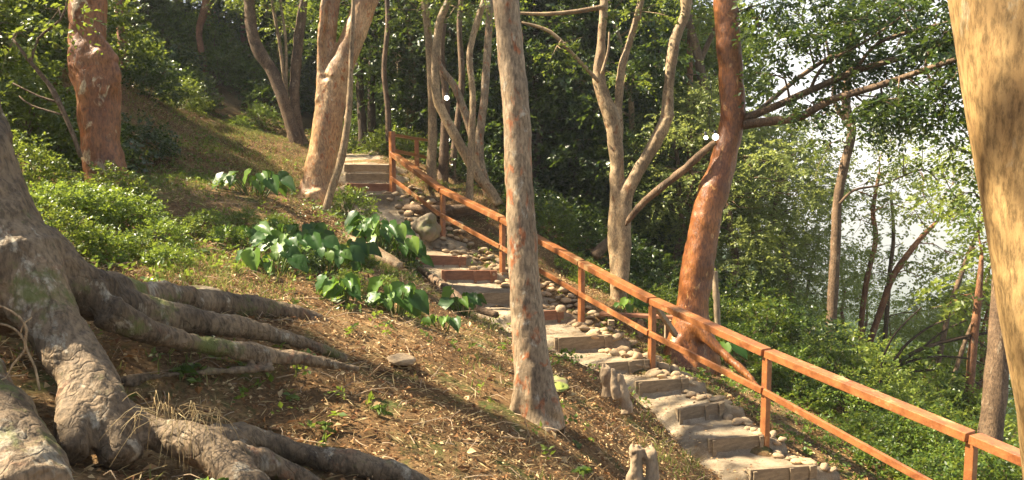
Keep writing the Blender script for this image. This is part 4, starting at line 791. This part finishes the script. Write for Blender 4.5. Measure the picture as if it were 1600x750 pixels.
stump('short weathered stake stump left of the fifth timber step', [[(947, 620, 9), (947, 590, 8), (946, 574, 8)]], 8.4)
stump('jagged leaning stump pair left of the fourth timber step', [[(966, 622, 8), (960, 600, 7), (958, 578, 4)], [(980, 645, 10), (974, 612, 8), (968, 588, 7)]], 8.2)
stump('tiny broken stick stump in the leaf litter right of the central trunk', [[(915, 690, 4), (910, 670, 4), (912, 650, 2)]], 7.0)

# ------------------------------------------------------------------ lamps
def lamp(label, heads, d, wire=None):
    c = P(*heads[0][:2], d); root = thing('string_lamp', label, 'lamp', c); s = MB()
    for u, v, r_ in heads:
        p = P(u, v, d); rr = r_ * d / F_PX; bm_ = rock_mesh('bulb', M['bulb'], 1, 3, 0.0); o = obj('bulb', bm_, root); o.location = p - c; o.scale = (rr, rr, rr)
        tube(s, [[*(p - c + [0, 0.02, rr * 0.8]), 0.022], [*(p - c + [0, 0.05, rr * 0.8 + 0.06]), 0.02]], 8, 0.05)
    if wire: tube(s, [[*(P(u, v, d) - c), 0.004] for u, v in wire], 5, 0.1)
    s.build('fitting', M['black'], root)
lamp('pair of small lit white bulbs hanging at the curved red tree', [(1118, 214, 5), (1103, 215, 3.2)], 11.9, [(1110, 214), (1108, 180), (1112, 150), (1109, 120)])
lamp('single small lit bulb hanging among the slender stems', [(698, 153, 3.6)], 15.8, [(698, 150), (700, 120), (697, 90)])

# ------------------------------------------------------------------ broad leaved plants
def heart(mb, base, ax, nrm, L, W, cup=0.12):
    ax = ax / np.linalg.norm(ax); side = np.cross(ax, nrm); side /= np.linalg.norm(side); nrm = np.cross(side, ax)
    ts = np.array([-0.16, 0.0, 0.18, 0.40, 0.65, 0.85, 1.0]); ws = np.array([0.42, 0.82, 1.0, 0.92, 0.62, 0.28, 0.02]); V = []
    for k, (t_, w_) in enumerate(zip(ts, ws)):
        mid = max(t_, 0.0) if k == 0 else t_
        for s_ in (-1, -0.5, 0, 0.5, 1):
            tt = t_ if abs(s_) > 0.1 else max(t_, 0.0); V.append(base + ax * L * tt + side * W * w_ * s_ + nrm * (abs(s_) ** 1.5 * W * w_ * cup * 3 - L * 0.22 * max(t_, 0) ** 2 + 0.012 * math.sin(k * 2.3 + s_ * 4)))
    q_ = [[k * 5 + j, k * 5 + j + 1, (k + 1) * 5 + j + 1, (k + 1) * 5 + j] for k in range(6) for j in range(4)]; mb.add(V, q_)
def broad_plant(label, u, v, d, n, size, spread, height, mat='taro', grp=None, leanu=0):
    n = int(n * 2.2); spread *= 1.25; size *= 0.85
    p = P(u, v, d); z = H1(p[0], p[1]); base = np.array([p[0], p[1], z]); root = thing('broad_leaved_plant', label, 'plant', base, 0, grp); lf = MB(); sm = MB()
    for k in range(n):
        a_ = k * 2.4 + rng.uniform(-.4, .4); rr = spread * math.sqrt((k + .7) / n); tip = np.array([rr * math.cos(a_), rr * math.sin(a_) * .8, height * rng.uniform(0.5, 1.05)])
        g = np.array([tip[0] * .35, tip[1] * .35, 0.0]); g[2] = H1(base[0] + g[0], base[1] + g[1]) - base[2] - 0.02
        tip[2] += g[2] * 0.8
        tube(sm, [[*g, 0.009], [*(g * .5 + tip * .5 + [0, 0, 0.05]), 0.007], [*tip, 0.005]], 6, 0.08)
        out = np.array([math.cos(a_) * .6 + rng.normal(0, .3), math.sin(a_) * .4 - 0.35, -rng.uniform(0.25, 1.0)]); nm = np.array([out[0] * .5 - .25, -0.75 + rng.normal(0, .2), 0.65])
        s = size * rng.uniform(0.45, 1.2); heart(lf, tip, out, nm, s, s * rng.uniform(.34, .46), rng.uniform(.02, .3))
    sm.build('stems', M['stem'], root); o = lf.build('leaves', M[mat], root); return root
BP = [('glossy broad leaved plant at the left end of the plant bed', 385, 395, 8.8, 5, .24, .22, .26), ('largest glossy broad leaved plant in the middle of the bed', 455, 418, 8.6, 10, .27, .30, .38),
      ('broad leaved plant beside the largest one on its right', 512, 440, 8.6, 8, .25, .28, .30), ('upright broad leaved plant above the end of the buttress root', 535, 505, 7.6, 6, .24, .14, .26),
      ('bright folded broad leaved plant right of the root end', 618, 515, 7.8, 7, .25, .18, .30), ('broad leaved plant standing alone left of the eighth step', 725, 505, 9.2, 6, .22, .16, .30),
      ('dense dark broad leaved plant below the upper steps', 592, 400, 11.6, 13, .30, .34, .46), ('tall shiny broad leaved plant left of the boulder', 632, 400, 12.2, 11, .28, .26, .46),
      ('dark broad leaved plant below the pale orange tree on its left', 400, 330, 11.4, 9, .26, .42, .34), ('small drooping broad leaved plant low beside the root end', 690, 540, 8.0, 3, .18, .14, .16),
      ('pale broad leaved plant behind the rail right of the red tree', 1130, 512, 12.8, 3, .30, .16, .35), ('light green broad leaved plant behind the twin stemmed tree', 985, 490, 13.4, 4, .26, .2, .26),
      ('broad leaved plant low at the front of the bed', 430, 455, 7.9, 6, .22, .24, .24), ('broad leaved plant at the upper edge of the bed', 470, 375, 9.6, 8, .26, .30, .32), ('broad leaved plant between the bed and the pale orange tree', 545, 418, 9.6, 6, .24, .22, .28)]
for b_ in BP: broad_plant(*b_)
# foreground seedlings
def seedling(label, u, v, d, n, leafsize, h):
    p = P(u, v, d); base = np.array([p[0], p[1], H1(p[0], p[1])]); root = thing('seedling', label, 'plant', base); lf = MB(); sm = MB()
    tube(sm, [[0, 0, -.02, .004], [0.01, 0, h, .0025]], 5, 0.05)
    for k in range(n):
        a_ = k * 2.4; ax = np.array([math.cos(a_), math.sin(a_) * .7, 0.25 - .5 * rng.random()]); nm = np.array([0, -0.5, 1.0]); s = leafsize * rng.uniform(.7, 1.2); heart(lf, np.array([0.01, 0, h * (0.5 + 0.5 * k / n)]), ax, nm, s, s * 0.2, 0.05)
    sm.build('stem', M['stem'], root); lf.build('leaves', M['leaf_bright'], root)
seedling('young plant with long pointed leaves at the bottom edge', 312, 725, 3.3, 7, .15, .14)
seedling('tiny green seedling on the lowest root', 452, 700, 4.0, 3, .08, .06)
seedling('small green seedling in the litter above the lowest root', 505, 640, 4.7, 5, .07, .08)
seedling('green seedling in the litter beside the shaded soil', 285, 610, 4.7, 7, .09, .08)
seedling('pale green seedling near the middle of the leaf litter', 590, 640, 5.1, 5, .08, .07)
seedling('green sprout on the litter slope near the bottom edge', 905, 740, 5.6, 6, .08, .08)

# leafy shrubs
def bush_kind(name, rad, h, n, leaf, mat, seed, K=9, spray=0.28):
    rs = np.random.default_rng(seed); root = thing(name, 'x', 'shrub'); cb = MB(); sb = MB()
    for k in range(7):
        a_ = rs.uniform(0, 6.28); e = np.array([rad * .6 * math.cos(a_), rad * .6 * math.sin(a_), h * .8]); tube(sb, [[0, 0, -.1, .012], [*(e * .5 + [0, 0, .05]), .008], [*e, .003]], 5, .15)
    d = rand_dirs(n, rs, 1.0); d[:, 2] = np.abs(d[:, 2]); rr = rs.uniform(.35, 1, n) ** .5; org = d * rr[:, None] * [rad, rad, h] * (1 + .25 * fbm(d * 2 + seed, 1.5, 2))[:, None]
    sprays(cb, org, unit(d + rs.normal(0, .5, (n, 3))), spray * rs.uniform(.5, 1.2, n), K, leaf, .32, rs=rs); sb.build('stems', M['bark_brown'], root); cb.build('leaves', M[mat], root); return root
bk = [bush_kind('leafy_shrub', .7, .75, 420, .055, 'leaf_bright', 21), bush_kind('leafy_shrub', .8, .95, 460, .065, 'leaf', 22), bush_kind('leafy_shrub', .6, .6, 300, .07, 'leaf', 23), bush_kind('leafy_shrub', .8, .8, 380, .08, 'leaf_dark', 24, K=7), bush_kind('leafy_shrub', .7, .8, 380, .06, 'leaf_yellow', 25)]
bused = [False] * 5
def bush(k, x, y, s, label, group=None, z=None):
    o = bk[k] if not bused[k] else copy_tree(bk[k]); bused[k] = True; o.location = (x, y, H1(x, y) - 0.03); o.rotation_euler = (0, 0, rng.uniform(0, 6.28)); o.scale = (s, s, s); tag(o, label, 'shrub', group); return o
x, y = at(545, 14.2); b0_ = bush(0, x, y, .72, 'bright green shrub at the foot of the upper steps'); b0_.location = P(543, 342, 13.9)
SL = ('leafy green shrub on the slope beyond the handrail', 'shrubs on the slope beyond the handrail')
for u, d, k, s in ((1120, 14.2, 1, .8), (1160, 13.4, 0, .7), (1200, 14.5, 1, .9), (1240, 12.6, 0, .8), (1260, 14.5, 3, 1), (1300, 13, 1, .8), (1340, 11.8, 0, .75), (1380, 12.6, 4, 1), (1410, 10.6, 0, .7), (1450, 11.6, 4, .9), (1490, 10.4, 1, .8), (1540, 9.6, 0, .8), (1580, 11, 4, 1), (1320, 16, 4, 1.1), (1390, 15.5, 4, 1.1), (1440, 14, 1, 1.1), (1500, 13.5, 4, 1), (1560, 13.5, 4, 1.1), (1180, 17, 1, 1.2), (1240, 17.5, 4, 1.2), (1400, 18.5, 4, 1.3), (1460, 18, 4, 1.3), (1330, 20, 4, 1.3), (1530, 17, 4, 1.3), (1600, 9, 1, .8), (1270, 11.6, 2, .6), (1210, 12.3, 2, .6), (1390, 9.4, 2, .55), (1470, 8.8, 2, .6), (1100, 16.5, 3, 1.1), (1150, 18.5, 3, 1.2), (1360, 10.4, 2, .6), (1430, 16.5, 4, 1.2)):
    x, y = at(u, d); bush(k, x, y, s, *SL)
BL = ('leafy shrub in the shade just behind the upper handrail', 'shaded shrubs behind the upper handrail')
for u, d, k, s in ((860, 16.6, 1, .8), (895, 15.6, 0, .6), (925, 14.6, 1, .55), (820, 17.4, 3, .9), (1010, 15.5, 3, .8), (1045, 14.5, 1, .6), (1000, 13.6, 0, .35), (885, 18.5, 3, 1.1), (950, 17.5, 3, 1.1), (1030, 17.5, 3, 1.1), (700, 19, 3, 1), (760, 19, 3, 1), (640, 19.8, 1, .8), (600, 20, 1, .8), (800, 16.2, 2, .5), (660, 23, 3, 1.5), (720, 23, 3, 1.6), (780, 21.5, 3, 1.4), (840, 20.5, 3, 1.3), (900, 21, 3, 1.4), (960, 20.5, 3, 1.3), (1020, 20.5, 3, 1.4), (560, 23, 3, 1.2), (690, 27, 3, 2), (770, 26, 3, 2), (850, 24, 3, 1.8), (930, 24, 3, 1.8), (620, 27, 3, 1.8), (1000, 24, 3, 1.8)):
    x, y = at(u, d); bush(k, x, y, s, *BL)
LL = ('leafy shrub in the undergrowth at the upper left', 'shrubs in the upper left undergrowth')
for u, d, k, s in ((30, 10.5, 1, 1.1), (80, 11, 1, 1.1), (10, 12.5, 1, 1.4), (60, 14, 1, 1.4), (110, 12.5, 3, 1.2), (215, 14, 3, .8), (240, 20, 3, 1.2), (160, 17, 1, 1.4), (290, 18.5, 1, .7), (200, 24, 3, 1.6), (270, 25, 3, 1.4), (350, 25.5, 1, 1.2), (410, 23, 0, .8), (380, 20.5, 0, .55), (520, 21, 1, .9), (100, 20, 3, 1.5), (30, 17, 3, 1.5), (440, 25, 3, 1.3), (250, 22, 3, 1.2), (300, 22, 1, 1), (340, 27, 1, 1.6), (390, 26, 0, 1.2), (290, 28, 0, 1.8), (440, 28, 1, 1.6), (490, 26, 3, 1.4), (230, 28, 1, 1.8), (360, 31, 3, 2), (420, 31, 1, 2), (480, 31, 3, 2), (300, 32, 1, 2), (235, 17, 3, .9), (200, 20, 1, 1.2)):
    x, y = at(u, d); bush(k, x, y, s, *LL)
FL = ('low leafy plant among the undergrowth on the left slope', 'low leafy plants on the left slope')
for u, d, k, s in ((60, 7.6, 0, .45), (110, 7.9, 0, .5), (160, 8.2, 0, .5), (210, 8.4, 0, .42), (250, 8.0, 0, .36), (90, 6.9, 1, .4), (150, 7.1, 0, .36), (210, 7.4, 2, .36), (260, 7.2, 0, .28), (40, 8.4, 1, .5), (320, 9.2, 0, .3), (350, 8.6, 0, .3), (180, 8.9, 1, .45), (290, 8.6, 2, .26), (380, 9.8, 0, .32), (430, 10.2, 0, .3), (420, 9.2, 1, .32), (480, 9.0, 2, .3), (520, 8.8, 1, .3), (560, 9.4, 2, .3), (600, 8.6, 0, .22), (590, 12.4, 1, .4), (630, 12.8, 3, .4), (540, 7.9, 1, .24), (640, 8.0, 2, .2), (460, 8.2, 3, .3)):
    x, y = at(u, d); bush(k, x, y, s * (1.1 if u < 300 else 1.0), *FL)

# ------------------------------------------------------------------ ground litter, grass, low plants (uncountable)
def scatter(n, cond, ulo, uhi, dlo, dhi, path_gap=0.0):
    u = rng.uniform(ulo, uhi, n); d = np.sqrt(rng.uniform(dlo ** 2, dhi ** 2, n)); x = (u - 800) / F_PX * d; y = d + rng.normal(0, .05, n); z = H(x, y); p = np.stack([x, y, z], 1); uu, vv, ff = proj(p)
    # keep off the trodden path
    keep = np.ones(n, bool)
    mid = (rows[:, 0] + rows[:, 1]) / 2
    dd = np.full(n, 9.0)
    for k in range(len(mid) - 1):
        a_, b_ = mid[k, :2], mid[k + 1, :2]; ab = b_ - a_; t_ = np.clip(((p[:, :2] - a_) @ ab) / (ab @ ab + 1e-9), 0, 1); dd = np.minimum(dd, np.linalg.norm(p[:, :2] - (a_ + t_[:, None] * ab), axis=1))
    keep &= dd > 0.42 + path_gap; w = cond(uu, vv, ff, p); keep &= rng.random(n) < w
    return p[keep]
pn = lambda p, s, o=2: fbm(p * [1, 1, 0] + 5, s, o)
# dry fallen leaves
p = scatter(230000, lambda u, v, f, p: np.clip(0.55 + 0.9 * pn(p, .8) + 0.4 * (f < 9) - 0.5 * ((u > 200) & (u < 430) & (v > 520) & (v < 610)), 0.05, 1), -100, 1750, 3, 19)
n = len(p); lb = MB(); ax = unit(rng.normal(0, 1, (n, 3)) * [1, 1, .35]); nm = unit(np.array([0, 0, 1.]) + rng.normal(0, .5, (n, 3))); s = rng.uniform(.012, .034, n) * np.where(rng.random(n) < .10, rng.uniform(1.6, 2.6, n), 1.0); leaf_tris(lb, p + [0, 0, .012] + np.abs(rng.normal(0, .008, (n, 1))) * [0, 0, 1], ax, nm, s, s * .3, .5)
u = rng.uniform(600, 1400, 9000); d = rng.uniform(7.5, 16, 9000); kk = rng.integers(2, len(PV) - 1, 2600); jj = rng.integers(1, NT - 1, 2600); jj = np.where(rng.random(2600) < .6, np.where(rng.random(2600) < .6, rng.integers(NT - 8, NT - 1, 2600), rng.integers(1, 6, 2600)), jj)
pp = PV.reshape(n0, n1_, 3)[kk, jj] + rng.normal(0, .03, (2600, 3)) * [1, 1, 0] + [0, 0, .03]
ax = unit(rng.normal(0, 1, (2600, 3)) * [1, 1, .2]); nm = unit(np.array([0, 0, 1.]) + rng.normal(0, .4, (2600, 3))); s = rng.uniform(.012, .045, 2600); leaf_tris(lb, pp, ax, nm, s, s * .3, .5)
# grass
def grass_w(u, v, f, p):
    return np.clip(0.9 * pn(p, .9, 3) + .10 + 0.35 * ((u > 250) & (u < 620) & (v > 380) & (v < 480)) + .3 * ((u > 200) & (v < 300)), 0, 1)
p = scatter(100000, grass_w, -100, 1100, 3, 21); n = len(p); k = 3; p = np.repeat(p, k, 0) + rng.normal(0, .02, (n * k, 3)) * [1, 1, 0]; n = len(p)
ax = unit(np.array([0, 0, .75]) + rng.normal(0, .5, (n, 3))); s = rng.uniform(.03, .11, n); gb = MB(); leaf_tris(gb, p - [0, 0, .01], ax, unit(rng.normal(0, 1, (n, 3))), s, s * .05 + .0015, .1)
p = scatter(70000, lambda u, v, f, p: np.clip(.5 + .9 * pn(p + 9, 1.2, 3) - .4 * ((u > 200) & (u < 430) & (v > 520) & (v < 610)), 0, 1), -100, 1200, 3, 20); n = len(p); ax = unit(rng.normal(0, 1, (n, 3)) * [1, 1, .35] + [0, 0, .2]); s = rng.uniform(.04, .13, n); db = MB()
leaf_tris(db, p + [0, 0, .015], ax, unit(rng.normal(0, .5, (n, 3)) + [0, 0, 1]), s, s * .02 + .0016, .1)
tag(db.build('dry_grass', M['straw'], smooth=False), 'pale straw and dead grass strewn over the slope', 'dry grass', kind='stuff')
tag(gb.build('grass', M['grass'], smooth=False), 'thin dry green grass growing through the litter', 'grass', kind='stuff')
tag(lb.build('leaf_litter', M['litter'], smooth=False), 'dry brown leaves strewn over the hillside', 'leaf litter', kind='stuff')
# straw tuft hanging over the big root, and the bare vine at the left edge
tb = MB(); c0 = P(285, 665, 3.62); n = 60; o_ = np.stack([rng.uniform(-.18, .2, n), rng.uniform(-.1, .1, n), rng.uniform(.03, .09, n)], 1)
for q_ in o_:
    e = np.array([rng.normal(0, .09), -rng.uniform(.03, .14), rng.uniform(-.22, .05)]); tube(tb, [[*q_, .0018], [*(q_ + e * .5 + [0, 0, .06]), .0014], [*(q_ + e), .0006]], 3, .06, cap=False)
o = tb.build('straw_tuft', M['straw']); o.location = c0; tag(o, 'dry straw coloured grass tuft hanging over the lowest buttress root', 'grass tuft')
vb = MB(); c0 = P(20, 540, 3.3)
for pts in ([(-20, 475, 1.6), (5, 480, 1.8), (30, 495, 2), (42, 515, 2.2), (40, 540, 2.2), (55, 575, 2), (62, 610, 1.8)], [(-20, 505, 1.5), (10, 508, 1.8), (32, 522, 2), (40, 545, 2), (20, 570, 1.8), (10, 590, 1.5), (-15, 600, 1.3)], [(30, 525, 1.4), (38, 505, 1.2), (50, 496, .8)], [(12, 588, 1.2), (42, 586, .8)]):
    q_ = px_path(pts, 3.3); q_[:, :3] -= c0; tube(vb, q_, 5, .04)
o = vb.build('bare_vine', M['bark_pale']); o.location = c0; tag(o, 'thin bare curling vine in front of the hollow at the left edge', 'vine')
# small leafy ground cover
def cover_w(u, v, f, p):
    left = (u < 340) & (v > 215) & (v < 450); mid = (u > 330) & (u < 660) & (v > 300) & (v < 500); right = (p[:, 0] > 2.2) & (u > 1080)
    return np.clip(.75 * pn(p, 1.1, 3) - .22 + .75 * left + .45 * mid + .30 * (v > 500) + .12 * (f > 12), 0, 1) * (u < 1000) + (u >= 1000) * 0.9 * (pp_right(p))
def pp_right(p):
    # beyond the rail line
    k = np.argmin(((p[:, None, :2] - RC[None, ::3, :2]) ** 2).sum(-1), 1); q_ = RC[::3][k]; return ((p[:, 0] - q_[:, 0]) > 0.35).astype(float)
p = scatter(26000, cover_w, -100, 1750, 3.4, 24); n = len(p); cb = MB(); sprays(cb, p + [0, 0, .02], unit(rng.normal(0, .6, (n, 3)) * [1, 1, .3] + [0, 0, .7]), rng.uniform(.06, .26, n), 7, .05, .3, droop=.5)
tag(cb.build('ground_cover', M['leaf_bright'], smooth=False), 'low green leafy ground cover on the hillside', 'ground cover', kind='stuff')
# twigs on the ground
p = scatter(2200, lambda u, v, f, p: np.full(len(u), .5), 0, 1100, 3, 12); tb = MB()
for q_ in p:
    e = rng.normal(0, 1, 3) * [1, 1, .12]; e = e / np.linalg.norm(e) * rng.uniform(.06, .28); tube(tb, [[*(q_ + [0, 0, .02]), .004], [*(q_ + e * .5 + [0, 0, .035] + rng.normal(0, .012, 3)), .003], [*(q_ + e + [0, 0, .02]), .0015]], 4, .1, cap=False)
tag(tb.build('twigs', M['deadwood']), 'small dry twigs lying in the leaf litter', 'twigs', kind='stuff')

# ------------------------------------------------------------------ haze
m = bpy.data.materials.new('haze'); m.use_nodes = True; nt = m.node_tree; nt.nodes.clear(); out = nt.nodes.new('ShaderNodeOutputMaterial'); pv = nt.nodes.new('ShaderNodeVolumePrincipled')
pv.inputs['Color'].default_value = (0.90, 0.94, 1.0, 1); pv.inputs['Density'].default_value = 0.0008; pv.inputs['Anisotropy'].default_value = 0.2; nt.links.new(pv.outputs['Volume'], out.inputs['Volume'])
hb = MB(); hb.box([2800, 3300, -150], [4800, 0, 0], [0, 4700, 0], [0, 0, 260])
HAZE = hb.build('haze', m, smooth=False); tag(HAZE, 'pale humid air over the valley', 'haze', kind='stuff')
